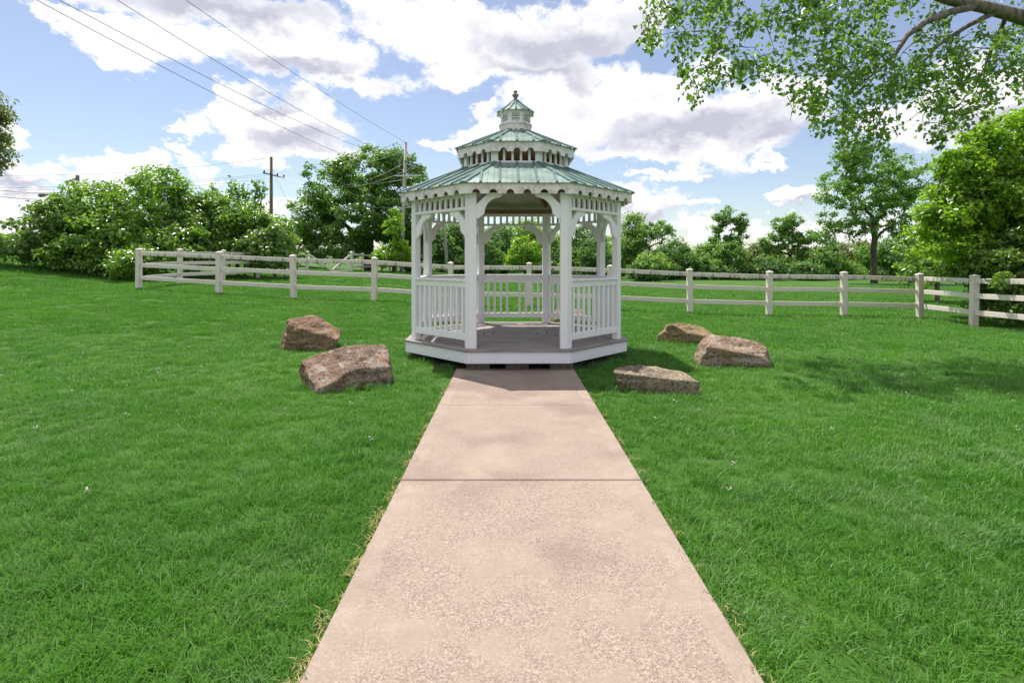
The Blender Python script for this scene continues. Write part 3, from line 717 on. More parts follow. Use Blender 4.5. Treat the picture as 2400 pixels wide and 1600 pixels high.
# ------------------------------------------------------------------ boulders
def boulder(label, poly, z, depth, planes, mat, seed, n=56, rough=0.030, ledge=0.028, tilt=0.05):
    """poly: outline in photo pixels (2352 px view) seen at depth z; planes: extra cutting planes (normal, fraction of support)"""
    pts = [P(x * 2400 / 2352, y * 2400 / 2352, z + depth * 0.45) for x, y in poly]
    cx = sum(p.x for p in pts) / len(pts); zmin = min(p.z for p in pts); zmax = max(p.z for p in pts)
    c = Vector((cx, z + depth * 0.5, (zmin + zmax) / 2)); q = [Vector((p.x - c.x, 0, p.z - c.z)) for p in pts]
    q2 = [(p.x, p.z) for p in q]; area = sum(q2[i][0] * q2[(i + 1) % len(q2)][1] - q2[(i + 1) % len(q2)][0] * q2[i][1] for i in range(len(q2)))
    if area < 0: q2 = q2[::-1]
    pl = []
    rr = random.Random(seed)
    for i in range(len(q2)):
        (x0, z0), (x1, z1) = q2[i], q2[(i + 1) % len(q2)]
        ex, ez = x1 - x0, z1 - z0; l = math.hypot(ex, ez)
        if l < 1e-5: continue
        nv = Vector((ez / l, 0, -ex / l)); d = nv.x * x0 + nv.z * z0
        if d < 0.02 or nv.z < -0.6: continue
        ny = rr.uniform(0.05, 0.35); nv2 = Vector((nv.x, ny, nv.z)).normalized()
        pl.append((nv2, d * (1 - 0.0 * ny)))
    hd = depth / 2; hh = (zmax - zmin) / 2
    pl += [(Vector((tilt, -1, 0.0)).normalized(), hd / math.sqrt(1 + tilt * tilt)), (Vector((0, 1, 0.1)).normalized(), hd), (Vector((0, 0, -1)), hh + 0.10), (Vector((0.6, 0.8, 0.1)).normalized(), hd * 1.15), (Vector((-0.6, 0.8, 0.1)).normalized(), hd * 1.15)]
    for nv, fr in planes:
        nv = Vector(nv).normalized(); pl.append((nv, fr))
    NV = np.array([p[0][:] for p in pl]); DV = np.array([p[1] for p in pl])
    # cube sphere directions
    t = np.tan(np.linspace(-math.pi / 4, math.pi / 4, n + 1)); A, B = np.meshgrid(t, t); one = np.ones_like(A)
    faces6 = [(one, A, B), (-one, -A, B), (-A, one, B), (A, -one, B), (A, B, one), (-A, B, -one)]
    V = []; Fc = []; k = 0
    for fa in faces6:
        v = np.stack(fa, -1).reshape(-1, 3); V.append(v)
        ii = np.arange((n + 1) * (n + 1)).reshape(n + 1, n + 1) + k
        Fc.append(np.stack([ii[:-1, :-1], ii[:-1, 1:], ii[1:, 1:], ii[1:, :-1]], -1).reshape(-1, 4)); k += len(v)
    V = np.concatenate(V); Fc = np.concatenate(Fc); V = V / np.linalg.norm(V, axis=1, keepdims=True)
    V = V * np.array([1.5, 1.0, 0.8]); V /= np.linalg.norm(V, axis=1, keepdims=True)
    dots = np.maximum(V @ NV.T, 1e-6) / DV
    pw = 42.0; r = (dots ** pw).sum(1) ** (-1 / pw)
    X = V * r[:, None]
    out = []
    for v, dr in zip(X, V):
        p = Vector(v) * 3.2 + Vector((seed * 7.1, seed * 3.3, seed * 1.7))
        n1 = mnoise.fractal(p, 0.9, 2.1, 4); n2 = mnoise.noise(Vector((p.x * 0.9, p.y * 0.9, p.z * 4.2)))
        n3 = mnoise.noise(p * 4.1)
        rd = 1 - abs(mnoise.noise(p * 1.35)) * 2.0
        k2 = rough * (n1 * 0.75 + n3 * 0.35) + ledge * n2 - ledge * 0.9 * max(0, rd - 0.6)
        out.append(Vector(v) + Vector(dr) * k2)
    me = np_mesh('boulder', np.array([o[:] for o in out]), Fc, mat, True)
    bm = bmesh.new(); bm.from_mesh(me); bmesh.ops.remove_doubles(bm, verts=bm.verts, dist=1e-4)
    bmesh.ops.recalc_face_normals(bm, faces=bm.faces); bm.to_mesh(me); bm.free()
    me.polygons.foreach_set('use_smooth', [True] * len(me.polygons))
    o = bpy.data.objects.new('boulder', me); o.location = c; link(o)
    tag(o, label, 'boulder', 'boulders around the gazebo')
    ROCKS.append((c.x, c.y, max(p[0] for p in q2) * 1.0, hd)); return o
ROCKS = []
MR1 = mat_rock('pink_grey_sandstone', (0.27, 0.165, 0.105), (0.50, 0.365, 0.285), (0.20, 0.145, 0.12), 1.0, 3.0)
MR2 = mat_rock('orange_brown_sandstone', (0.31, 0.185, 0.095), (0.48, 0.325, 0.225), (0.20, 0.135, 0.115), 0.0, 9.0)
MR3 = mat_rock('tan_sandstone', (0.33, 0.22, 0.095), (0.50, 0.365, 0.215), (0.21, 0.145, 0.09), 0.0, 15.0)
MR4 = mat_rock('brown_flaky_sandstone', (0.26, 0.16, 0.08), (0.45, 0.325, 0.24), (0.52, 0.43, 0.36), 0.0, 21.0)
MR5 = mat_rock('grey_brown_slab_stone', (0.23, 0.185, 0.145), (0.40, 0.32, 0.23), (0.50, 0.40, 0.27), 0.0, 27.0)
boulder('large pinkish brown boulder with grey lichen patches beside the path', [(690, 845), (712, 820), (785, 797), (868, 789), (884, 800), (895, 850), (893, 872), (850, 882), (780, 892), (712, 900), (698, 876)],
        5.62, 0.90, [((-0.10, -0.48, 0.87), 0.175), ((-0.75, -0.6, 0.05), 0.46), ((0.3, -0.35, 0.88), 0.215)], MR1, 1, tilt=0.7)
boulder('rounded orange-brown boulder behind the lichened boulder', [(655, 775), (668, 737), (690, 726), (722, 727), (778, 760), (770, 786), (735, 796), (672, 792), (657, 785)],
        8.05, 0.62, [((0.30, -0.45, 0.84), 0.215), ((-0.8, -0.5, 0.2), 0.34)], MR2, 2)
boulder('small tan boulder with a smooth flat face near the fence', [(1520, 761), (1534, 746), (1560, 743), (1602, 745), (1624, 760), (1629, 772), (1616, 791), (1545, 791)],
        9.35, 0.55, [((-0.45, -0.8, 0.1), 0.30), ((0.2, -0.45, 0.85), 0.165)], MR3, 3)
boulder('broad brown boulder with a flaky mottled top', [(1603, 822), (1622, 785), (1650, 772), (1700, 774), (1742, 787), (1766, 816), (1754, 851), (1690, 850), (1622, 838)],
        7.0, 0.66, [((0.10, -0.45, 0.88), 0.20), ((0.8, -0.5, 0.2), 0.44)], MR4, 4, tilt=-0.15)
boulder('low flat slab of grey-brown stone beside the path', [(1414, 848), (1430, 836), (1510, 843), (1566, 855), (1572, 900), (1510, 906), (1440, 890), (1420, 874)],
        5.60, 0.42, [((0.03, -0.16, 0.98), 0.105), ((-0.7, -0.7, 0.0), 0.33)], MR5, 5, tilt=-0.22)
boulder('half-hidden tan boulder behind the gazebo railing', [(1270, 742), (1276, 712), (1300, 704), (1335, 712), (1345, 745), (1300, 752)],
        12.0, 0.6, [((0.0, -0.5, 0.8), 0.16)], MR3, 6)
boulder('brown boulder behind the gazebo beside its back railing', [(1000, 745), (1008, 722), (1040, 716), (1062, 724), (1068, 748), (1030, 752)],
        11.6, 0.6, [((0.1, -0.5, 0.8), 0.15)], MR2, 7)

# ------------------------------------------------------------------ trees
LEAF4 = (np.array([(0, 0, 0), (0.5, 0.34, 0.06), (1, 0, -0.05), (0.5, -0.34, 0.06)]), np.array([(0, 1, 2, 3)]))
LEAF_DELT = (np.array([(-0.42, 0, 0.0), (0.0, 0.0, 0), (0.12, 0.42, 0.10), (0.45, 0.34, 0.08), (1.0, 0, -0.12), (0.45, -0.34, 0.08), (0.12, -0.42, 0.10)]),
             np.array([(1, 4, 3, 2), (1, 6, 5, 4)]))
LEAF_FOLD = (np.array([(0, 0, 0), (0.35, 0.33, 0.10), (1, 0, -0.10), (0.35, -0.33, 0.10)]), np.array([(0, 2, 1), (0, 3, 2)]))
def leaves(rng, C, NRM, size, tmpl, hang=0.0, spread=0.8, sv=0.35):
    n = len(C)
    nr = NRM + rng.normal(0, spread, (n, 3)); nr /= np.linalg.norm(nr, axis=1, keepdims=True) + 1e-9
    t = rng.normal(0, 1, (n, 3)); t[:, 2] -= hang * 2
    t -= nr * (t * nr).sum(1, keepdims=True); t /= np.linalg.norm(t, axis=1, keepdims=True) + 1e-9
    b = np.cross(nr, t); s = size * (1 + rng.uniform(-sv, sv, n))
    tv, tf = tmpl; k = len(tv)
    V = C[:, None, :] + s[:, None, None] * (tv[None, :, 0, None] * t[:, None] + tv[None, :, 1, None] * b[:, None] + tv[None, :, 2, None] * nr[:, None])
    Fc = (tf[None] + (np.arange(n) * k)[:, None, None]).reshape(-1, tf.shape[1])
    return V.reshape(-1, 3), Fc
def grow(rng, trunk, tips, r0, tip_r=0.012, wander=0.12, pull=0.35, droop=0.0):
    """joins every tip to the nearest node already grown; radii from the number of tips carried"""
    nodes = [Vector(p) for p in trunk]; par = [-1] + list(range(len(trunk) - 1))
    base = Vector(trunk[0]); order = sorted(range(len(tips)), key=lambda i: (Vector(tips[i]) - Vector(trunk[-1])).length)
    arr = [n[:] for n in nodes]
    for i in order:
        tp = Vector(tips[i]); A = np.array(arr); dd = np.linalg.norm(A - np.array(tp[:]), axis=1)
        dd = dd + pull * np.maximum(0, A[:, 2] - tp.z + 0.3) * 1.5
        dd[0] += 2.0
        j = int(dd.argmin()); a = nodes[j]; L = (tp - a).length; m = max(2, min(6, int(L / 0.5) + 1)); prev = j
        for s in range(1, m + 1):
            f = s / m; p = a.lerp(tp, f)
            w = wander * L * math.sin(math.pi * f) * 0.6
            p += Vector(rng.normal(0, 1, 3)) * w * 0.4 + Vector((0, 0, w * (0.5 - droop)))
            if s == m: p = tp
            nodes.append(p); arr.append(p[:]); par.append(prev); prev = len(nodes) - 1
    cnt = [0.0] * len(nodes); ch = {}
    for i in range(len(nodes) - 1, 0, -1):
        if i not in ch: cnt[i] += 1
        cnt[par[i]] += cnt[i]; ch.setdefault(par[i], []).append(i)
    tot = max(cnt[0], 1); ex = 0.5
    rad = [max(tip_r, r0 * (c / tot) ** ex) for c in cnt]
    return nodes, par, rad, ch
def branch_mesh(nodes, par, rad, ch, sides=6, flare=1.0, minr=0.0):
    mb = MB(); n = len(nodes)
    stack = [(0, [0])]
    starts = [(0, None)]
    while starts:
        s, pr = starts.pop(); chain = ([pr] if pr is not None else []) + [s]; cur = s
        while cur in ch:
            kids = sorted(ch[cur], key=lambda k: -rad[k]); nxt = kids[0]
            for k in kids[1:]: starts.append((k, cur))
            chain.append(nxt); cur = nxt
        if len(chain) < 2: continue
        rr = [rad[c] for c in chain]
        if pr is not None: rr[0] = min(rr[0], rr[1] * 1.15)
        if max(rr) < minr: continue
        if pr is None and flare > 1: rr[0] *= flare
        mb.tube([nodes[c] for c in chain], rr, sides if max(rr) > 0.04 else 4, True)
    return mb
def lobe(px, py, rx, ry, z, dr=None):
    """ellipsoid crown lobe given in pixels of the 2352 px view at depth z"""
    c = P(px * 2400 / 2352, py * 2400 / 2352, z); k = z / 1210.0
    return (c.x, c.y, c.z, rx * k, (dr if dr else rx * k), ry * k)
def make_tree(name, label, cat, base, lobes, nclump, rc, nleaf, lsize, mat, trunk_r=0.25, bark=None, trunk_top=None, seed=1, group=None,
              tmpl=LEAF4, shell=0.45, flat=0.6, hang=0.2, spread=0.75, extra_trunk=None, part=('crown', 'trunk'), pull=0.35, minr=0.0, wander=0.12, stems=1, base_z=None, tip_r=0.012, floor=True):
    rng = np.random.default_rng(seed); bx, by = base; bz = gzf(bx, by) if base_z is None else base_z
    root = empty(name, (bx, by, bz)); tag(root, label, cat, group)
    vol = np.array([l[3] * l[4] * l[5] for l in lobes]) ** 0.72; vol /= vol.sum()
    cl = []; cn = []
    tries = 0
    while len(cl) < nclump and tries < nclump * 30:
        tries += 1
        l = lobes[rng.choice(len(lobes), p=vol)]
        dv = rng.normal(0, 1, 3); dv /= np.linalg.norm(dv)
        r = shell + (1 - shell) * rng.uniform(0, 1) ** 0.6
        p = np.array(l[:3]) + dv * r * np.array(l[3:])
        if floor and p[2] < gzf(p[0], p[1]) + 0.15: continue
        cl.append(p); cn.append(dv)
    cl = np.array(cl); cn = np.array(cn)
    V = []; Fs = []; off = 0
    per = rng.poisson(nleaf, len(cl)) + 3
    idxs = np.repeat(np.arange(len(cl)), per)
    q = rng.normal(0, 1, (len(idxs), 3)); q /= np.linalg.norm(q, axis=1, keepdims=True); q *= rng.uniform(0, 1, (len(idxs), 1)) ** 0.45
    rcs = rc * (0.6 + 0.8 * rng.uniform(0, 1, len(cl)))
    C = cl[idxs] + q * rcs[idxs][:, None] * np.array([1, 1, flat])
    if floor:
        gg = gz(C[:, 0], C[:, 1]); C[:, 2] = np.maximum(C[:, 2], gg + 0.05 + 0.1 * rng.uniform(0, 1, len(C)))
    NR = cn[idxs] * 0.55 + q * 0.5 + np.array([0, 0, 0.75])
    V, Fc = leaves(rng, C, NR, lsize, tmpl, hang, spread)
    V = V - np.array([bx, by, bz])
    cr = bpy.data.objects.new(part[0], np_mesh(part[0], V, Fc, mat, False)); link(cr, root)
    # wood
    tt = trunk_top if trunk_top is not None else (bx, by, bz + (cl[:, 2].mean() - bz) * 0.55)
    b0 = Vector((bx, by, bz - 0.2)); t1 = Vector(tt); trunk = [b0]
    for k in range(1, 6):
        p = b0.lerp(t1, k / 5) + Vector((rng.normal(0, 0.04), rng.normal(0, 0.04), 0)) * (t1 - b0).length * 0.25
        trunk.append(p)
    if extra_trunk: trunk += [Vector(p) for p in extra_trunk]
    nodes, par, rad, ch = grow(rng, trunk, [tuple(c) for c in cl], trunk_r, tip_r, wander, pull)
    nodes = [n - Vector((bx, by, bz)) for n in nodes]
    mb = branch_mesh(nodes, par, rad, ch, 7, 1.35, minr)
    if mb.v: mb.build(part[1], bark or M_bark, root, smooth=True)
    return root

# hedge of big shrubs at the left
HG = 'shrubs of the tall hedge behind the fence corner'
hz = 24.0
def shrub(label, base_px, z, lobes, ncl, seed, mat=None, rc=0.55, nl=60, ls=0.17, **kw):
    b = P(base_px * 2400 / 2352, 640, z)
    return make_tree('hedge_shrub', label, 'shrub', (b.x, b.y), [lobe(*l) for l in lobes], ncl, rc, nl, ls, mat or L_hedge, 0.10, M_bark, seed=seed, group=kw.pop('group', HG),
                     tmpl=LEAF_FOLD, shell=0.35, flat=0.55, hang=0.25, part=('foliage', 'stem'), **kw)
shrub('tallest rounded shrub of the hedge, peaking behind the fence corner', 350, 24.5, [(360, 425, 62, 58, 24.5, 1.6), (330, 490, 110, 80, 24.3, 2.2), (370, 560, 110, 70, 24, 2.2), (300, 560, 90, 60, 23.5, 2)], 250, 11, None, 0.50, 52)
shrub('sloping leafy shrub at the open end of the hedge above the grass bank', 120, 22.5, [(110, 545, 80, 50, 22.5, 1.8), (70, 570, 55, 34, 22.0, 1.5), (170, 510, 70, 55, 23, 1.8)], 150, 12, L_hedge2, 0.48, 52, 0.19)
shrub('shrub below the lamp-bearing pole top in the hedge', 205, 23.2, [(215, 480, 70, 62, 23.5, 1.8), (240, 550, 85, 62, 22.8, 2), (180, 570, 70, 44, 22.4, 1.8)], 190, 13, None, 0.5, 52)
shrub('dark shrub low against the fence corner post', 260, 22.8, [(265, 600, 90, 34, 22.6, 1.5), (315, 605, 60, 34, 21.6, 1.2)], 120, 14, None, 0.42, 62, 0.15)
shrub('shrub with tall leafy shoots beside the brown utility pole', 545, 27.0, [(540, 520, 75, 60, 27, 2), (500, 480, 60, 40, 27.2, 1.6), (575, 505, 45, 40, 27, 1.4), (530, 575, 90, 40, 26.5, 1.8)], 210, 15, None, 0.5, 52)
shrub('pale glossy shrub at the end of the hedge nearest the big oak', 632, 26.5, [(630, 545, 48, 52, 26.5, 1.6), (600, 575, 60, 40, 26, 1.6), (645, 590, 40, 26, 26, 1.3)], 130, 16, L_hedge2, 0.46, 62, 0.18)
shrub('shrub filling the hedge between its peak and the tall shoots', 455, 25.8, [(455, 500, 60, 62, 26, 1.8), (440, 570, 85, 52, 25.4, 2)], 170, 17, L_hedge2, 0.5, 52)
def shoot(px, ytop, ybot, z, seed):
    p0, p1 = P(px * 1.0204, ybot * 1.0204, z), P((px + 6) * 1.0204, ytop * 1.0204, z)
    rng = np.random.default_rng(seed); n = 90; f = rng.uniform(0, 1, n)
    C = np.array(p0[:])[None] * (1 - f)[:, None] + np.array(p1[:])[None] * f[:, None] + rng.normal(0, 0.13, (n, 3))
    base = Vector((p0.x, p0.y, gzf(p0.x, p0.y))); root = empty('sapling', base)
    tag(root, 'slender upright shoot with dark leaves rising above the hedge', 'sapling', 'upright shoots rising above the hedge')
    V, Fc = leaves(rng, C, np.tile([0, 0, 0.5], (n, 1)), 0.21, LEAF_FOLD, 0.5, 0.8)
    link(bpy.data.objects.new('foliage', np_mesh('foliage', V - np.array(base[:]), Fc, L_oak)), root)
    mb = MB(); mb.tube([Vector((0, 0, 0)), p0 - base, p1 - base], [0.05, 0.03, 0.01], 5); mb.build('stem', M_bark, root)
for k, (px, yt, yb) in enumerate(((527, 412, 470), (545, 425, 480), (562, 430, 480), (585, 410, 475), (598, 425, 485), (484, 428, 470))): shoot(px, yt, yb, 27.4, 40 + k)

# tree at the left edge of the lawn
make_tree('shade_tree', 'tree at the edge of the lawn beyond the hedge end, grey-green crown', 'tree', (-24.8, 22.0), [(-24.2, 22, 7.3, 2.7, 2.7, 2.5), (-25.6, 22, 8.5, 3, 3, 2.6), (-24.7, 22, 6.5, 3, 3, 2), (-23.3, 22, 7.0, 1.9, 1.9, 2.1)], 430, 0.5, 95, 0.13, L_grey, 0.26, seed=21)
# big oak behind the hedge
ob = P(845 * 1.0204, 620, 44)
make_tree('oak_tree', 'big spreading oak with dark trunk behind the broken fence', 'tree', (ob.x, ob.y),
          [lobe(845, 400, 85, 62, 44, 3.2), (*lobe(755, 430, 62, 60, 44, 3)[:6],), lobe(930, 420, 58, 58, 44.5, 3), lobe(715, 510, 58, 55, 43.5, 3), lobe(800, 500, 110, 62, 42.8, 3.4),
           lobe(915, 500, 75, 62, 43.2, 3.2), lobe(690, 560, 40, 40, 43.4, 2), lobe(770, 570, 80, 30, 42.8, 3), lobe(940, 560, 50, 50, 43.2, 2.4), lobe(880, 360, 50, 24, 44, 2)],
          600, 0.60, 100, 0.205, L_oak, 0.48, M_bark_dark, seed=31, trunk_top=P(842 * 1.0204, 520, 44), shell=0.5)
vb = P(905 * 1.0204, 617, 38)
make_tree('vine_covered_snag', 'narrow snag wrapped in bright green vines beside the oak', 'tree', (vb.x, vb.y), [lobe(905, 520, 20, 42, 38, 0.7), lobe(912, 575, 34, 34, 38, 1.0), lobe(890, 590, 30, 22, 37.6, 1.0)], 80, 0.40, 60, 0.16, L_bright, 0.16, M_bark_dark, seed=32)

# treeline behind the field
TL = 'trees of the wood behind the field'
def far_tree(label, px, z, lobes, ncl, mat, seed, rc=0.8, nl=60, ls=0.26, tr=0.2, bark=None, **kw):
    b = P(px * 1.0204, 640, z)
    return make_tree('woodland_tree', label, 'tree', (b.x, b.y), [lobe(*l) for l in lobes], ncl, rc, nl, ls, mat, tr, bark or M_bark_dark, seed=seed, group=TL, **kw)
far_tree('dark full-crowned tree of the wood beside the pale dead trunk', 1060, 52, [(1060, 545, 52, 45, 52), (1020, 570, 40, 40, 52), (1085, 585, 45, 30, 51)], 170, L_fardark, 51)
far_tree('dark conifer-like tree beside the bright round bush', 1130, 54, [(1135, 560, 36, 40, 54), (1140, 590, 40, 28, 53.5), (1150, 530, 24, 22, 54)], 130, L_fardark, 52)
far_tree('tree of medium height over the bright round bush', 1225, 58, [(1230, 540, 40, 30, 58), (1200, 530, 36, 24, 58), (1260, 570, 40, 40, 57.5)], 130, L_far, 53)
far_tree('dense dark tree between the bright round bush and the tall paired crowns', 1340, 56, [(1345, 555, 42, 38, 56), (1325, 585, 42, 34, 55.5), (1370, 590, 36, 32, 55.5)], 150, L_fardark, 54)
far_tree('tall narrow paired crowns in the wood beside the airy slender tree', 1455, 60, [(1455, 520, 26, 28, 60), (1450, 565, 40, 36, 60), (1438, 600, 34, 30, 59.5)], 140, L_far, 55)
far_tree('slender tree with an airy crown on a bare leaning stem', 1500, 58, [(1512, 522, 34, 15, 58, 1.2), (1534, 532, 16, 10, 58, 0.8), (1486, 530, 18, 16, 58, 0.9), (1505, 548, 24, 12, 58, 1.0), (1470, 555, 16, 12, 58, 0.8)], 80, L_mid, 56, 0.40, 36, 0.21, 0.11, trunk_top=P(1500 * 1.0204, 585 * 1.0204, 58), tip_r=0.02, wander=0.2)
far_tree('rounded dark tree in the wood beside the airy slender tree', 1545, 60, [(1550, 580, 38, 34, 60), (1520, 605, 36, 26, 59), (1560, 612, 30, 22, 58.5)], 120, L_fardark, 57)
far_tree('low twiggy tree in the wood with a pale leaning stem', 1622, 61, [(1622, 582, 26, 20, 61), (1615, 610, 34, 24, 60)], 80, L_far, 58)
far_tree('tallest tree of the wood with an upswept open crown', 1672, 60, [(1645, 518, 15, 30, 60, 0.9), (1670, 500, 17, 27, 60, 1.0), (1702, 512, 16, 22, 60, 0.9), (1690, 545, 26, 24, 60, 1.3), (1655, 560, 26, 24, 60, 1.3), (1678, 590, 34, 26, 60, 1.6)], 190, L_mid, 59, 0.42, 42, 0.22, 0.2, trunk_top=P(1678 * 1.0204, 575 * 1.0204, 60), tip_r=0.02)
far_tree('grey-green tree leaning into the tallest tree of the wood', 1755, 62, [(1752, 575, 26, 24, 62), (1735, 600, 30, 24, 61), (1765, 605, 26, 22, 60.5)], 90, L_grey, 60)
far_tree('broad twin-topped tree of the wood near the lone spreading tree', 1815, 60, [(1795, 515, 16, 26, 60, 1.0), (1825, 508, 17, 20, 60, 1.0), (1808, 550, 34, 24, 60, 1.6), (1855, 545, 26, 16, 60, 1.2), (1765, 560, 18, 24, 60, 1.0), (1815, 590, 54, 26, 59.5, 2)], 250, L_mid, 61, 0.44, 42, 0.22, 0.2, trunk_top=P(1815 * 1.0204, 585 * 1.0204, 60), tip_r=0.02)
far_tree('short dark tree under the twin-topped tree', 1870, 60, [(1870, 595, 40, 26, 60), (1895, 612, 36, 18, 59)], 90, L_fardark, 62)
far_tree('feathery pale green tree behind the lone spreading tree', 1960, 64, [(1960, 575, 36, 28, 64), (1985, 590, 40, 26, 64), (1935, 600, 26, 20, 63), (2045, 600, 36, 26, 63)], 130, L_grey, 63)
far_tree('dark tree closing the wood beside the maple', 2085, 62, [(2080, 605, 36, 24, 62), (2110, 590, 30, 34, 62)], 90, L_fardark, 64)
for k, (px, yt) in enumerate(((1010, 520), (1100, 545), (1180, 540), (1290, 545), (1390, 540), (1430, 545), (1530, 565), (1590, 575), (1640, 575), (1720, 570), (1770, 575), (1860, 580), (1910, 595), (2060, 590))):
    rr = random.Random(900 + k); z = 68 + rr.uniform(-3, 5)
    far_tree('dark background tree standing deep in the wood behind the undergrowth', px, z, [(px, yt + 26, 30, 26, z, 1.6), (px + rr.uniform(-26, 26), yt + 48, 34, 28, z, 1.8), (px + rr.uniform(-30, 30), yt + 62, 36, 26, z, 1.8)], 120, (L_fardark, L_far, L_fardark)[k % 3], 900 + k, 0.55, 44, 0.25, 0.16)
UG = 'undergrowth bushes along the foot of the wood'
und = [(1005, 48), (1050, 47), (1100, 48), (1150, 49), (1265, 50), (1310, 51), (1360, 51), (1405, 52), (1445, 53), (1485, 53), (1525, 54), (1565, 54), (1605, 55), (1645, 55), (1685, 55), (1725, 55), (1765, 55), (1805, 55), (1845, 55), (1885, 56), (1925, 56), (1965, 57), (2005, 57), (2045, 57), (2085, 57), (2125, 56), (965, 46), (985, 52)]
for k, (px, z) in enumerate(und):
    b = P(px * 1.0204, 640, z); gy_ = gzf(b.x, b.y); rr = random.Random(k)
    h = rr.uniform(0.8, 2.7); b.x += rr.uniform(-0.9, 0.9); b.y += rr.uniform(-3, 4); gy_ = gzf(b.x, b.y)
    make_tree('undergrowth_bush', 'low dense bush at the foot of the wood behind the field', 'bush', (b.x, b.y), [(b.x, b.y, gy_ + h * 0.75, 1.5, 1.3, h * 0.8), (b.x + rr.uniform(-1, 1), b.y + 0.6, gy_ + h, 1.1, 1.1, h * 0.7)], 75, 0.55, 52, 0.235,
              (L_fardark, L_far, L_fardark, L_mid)[k % 4], 0.06, M_bark_dark, seed=100 + k, group=UG, part=('foliage', 'stem'), minr=0.02)
bb = P(1207 * 1.0204, 640, 44)
make_tree('round_bush', 'bright yellow-green round bush before the wood behind the gazebo', 'bush', (bb.x, bb.y), [lobe(1207, 576, 42, 32, 44, 1.5), lobe(1200, 600, 38, 22, 43.8, 1.4)], 110, 0.42, 70, 0.17, L_bright, 0.1, M_bark_dark, seed=71, part=('foliage', 'stem'))
def pale_stem():
    a = P(1046 * 1.0, 600, 46); b = P(1037 * 1.0, 500, 46); base = Vector((a.x, a.y, gzf(a.x, a.y)))
    root = empty('dead_tree', base); tag(root, 'bare pale leaning dead trunk standing before the dark wood', 'tree')
    mb = MB(); mb.tube([Vector((0.02, 0, -0.2)), a - base, (a + b) / 2 - base + Vector((0.03, 0, 0)), b - base], [0.17, 0.15, 0.12, 0.09], 7); mb.build('trunk', M_bark_pale, root, smooth=True)
    for s, (f, dx, dz) in enumerate(((0.9, 0.9, 0.9), (0.7, -0.8, 0.7), (1.0, -0.3, 1.0))):
        q = a.lerp(b, f) - base; m2 = MB(); m2.tube([q, q + Vector((dx * .5, 0, dz * .6)), q + Vector((dx, 0.1, dz))], [0.06, 0.04, 0.015], 5); m2.build('branch', M_bark_pale, root)
pale_stem()
# lone spreading tree right of the wood
lb = P(2008 * 1.0204, 640, 47.0)
make_tree('lone_tree', 'lone spreading tree with a bare dark trunk behind the fence', 'tree', (lb.x, lb.y),
          [lobe(2000, 385, 95, 52, 47, 3.2), lobe(1925, 430, 55, 46, 47, 2.6), lobe(2085, 420, 58, 54, 47, 2.8), lobe(1915, 505, 50, 34, 47, 2.2), lobe(2070, 490, 62, 48, 47, 2.8), lobe(1985, 450, 95, 44, 46.6, 3), lobe(1960, 350, 65, 26, 47, 2),
           lobe(2085, 548, 40, 16, 47, 1.6), lobe(1960, 520, 50, 26, 46.6, 2.0), lobe(1895, 545, 26, 16, 47, 1.2), lobe(2030, 520, 50, 26, 46.6, 2)],
          340, 0.52, 62, 0.205, L_mid, 0.25, M_bark_dark, seed=81, trunk_top=P(2006 * 1.0204, 520 * 1.0204, 47), shell=0.35, wander=0.2, tip_r=0.02)
# bright maple overgrowing the fence at the right
mb_ = (15.2, 15.4)
make_tree('maple_tree', 'bright yellow-green maple overhanging the end of the fence', 'tree', mb_,
          [lobe(2300, 395, 90, 70, 15.4, 1.2), lobe(2215, 455, 62, 46, 15.2, 0.9), lobe(2160, 500, 46, 34, 15.2, 0.7), lobe(2175, 560, 62, 40, 15.2, 0.9), lobe(2330, 310, 70, 44, 15.6, 1.0), lobe(2250, 320, 34, 28, 15.3, 0.6), lobe(2205, 375, 44, 34, 15.2, 0.7),
           lobe(2290, 500, 90, 60, 15.2, 1.2), lobe(2290, 445, 80, 60, 15.0, 0.9), lobe(2340, 480, 70, 60, 15.0, 0.9), lobe(2340, 580, 80, 60, 15.2, 1.1), lobe(2250, 590, 70, 44, 15.4, 0.9), lobe(2420, 420, 110, 110, 15.6, 1.5), lobe(2135, 540, 26, 22, 15.3, 0.5), lobe(2370, 270, 50, 26, 15.6, 0.8), lobe(2420, 560, 100, 90, 15.5, 1.4)],
          800, 0.31, 68, 0.120, L_bright, 0.20, M_bark, seed=91, tmpl=LEAF_FOLD, shell=0.45, flat=0.6)
make_tree('fence_shrub', 'dark glossy vine shrub climbing over the last fence rails', 'shrub', (13.35, 13.3),
          [lobe(2318, 680, 40, 48, 14.1, 0.45), lobe(2350, 600, 62, 80, 14.2, 0.7), lobe(2262, 625, 46, 46, 14.9, 0.5), lobe(2262, 690, 24, 36, 14.7, 0.35), lobe(2400, 640, 62, 100, 13.9, 0.6), lobe(2345, 722, 34, 16, 13.6, 0.4), lobe(2295, 640, 24, 14, 13.3, 0.2),
           lobe(2250, 595, 75, 56, 15.9, 0.9), lobe(2185, 600, 42, 36, 16.9, 0.8), lobe(2335, 640, 80, 90, 15.0, 0.9), lobe(2285, 590, 50, 36, 14.2, 0.5)],
          640, 0.26, 80, 0.098, L_vine, 0.07, M_bark, seed=92, tmpl=LEAF_FOLD, part=('foliage', 'stem'), shell=0.3)
make_tree('young_tree', 'small pale tree in the gap between the wood and the maple', 'tree', (19.5, 24.0), [(19.0, 24, 1.8, 1.2, 1.2, 1.2), (20.2, 24.2, 2.6, 1.6, 1.5, 1.5), (18.4, 23.6, 1.0, 0.9, 0.9, 0.8)], 90, 0.42, 60, 0.14, L_hedge, 0.1, M_bark, seed=93, tmpl=LEAF_FOLD)

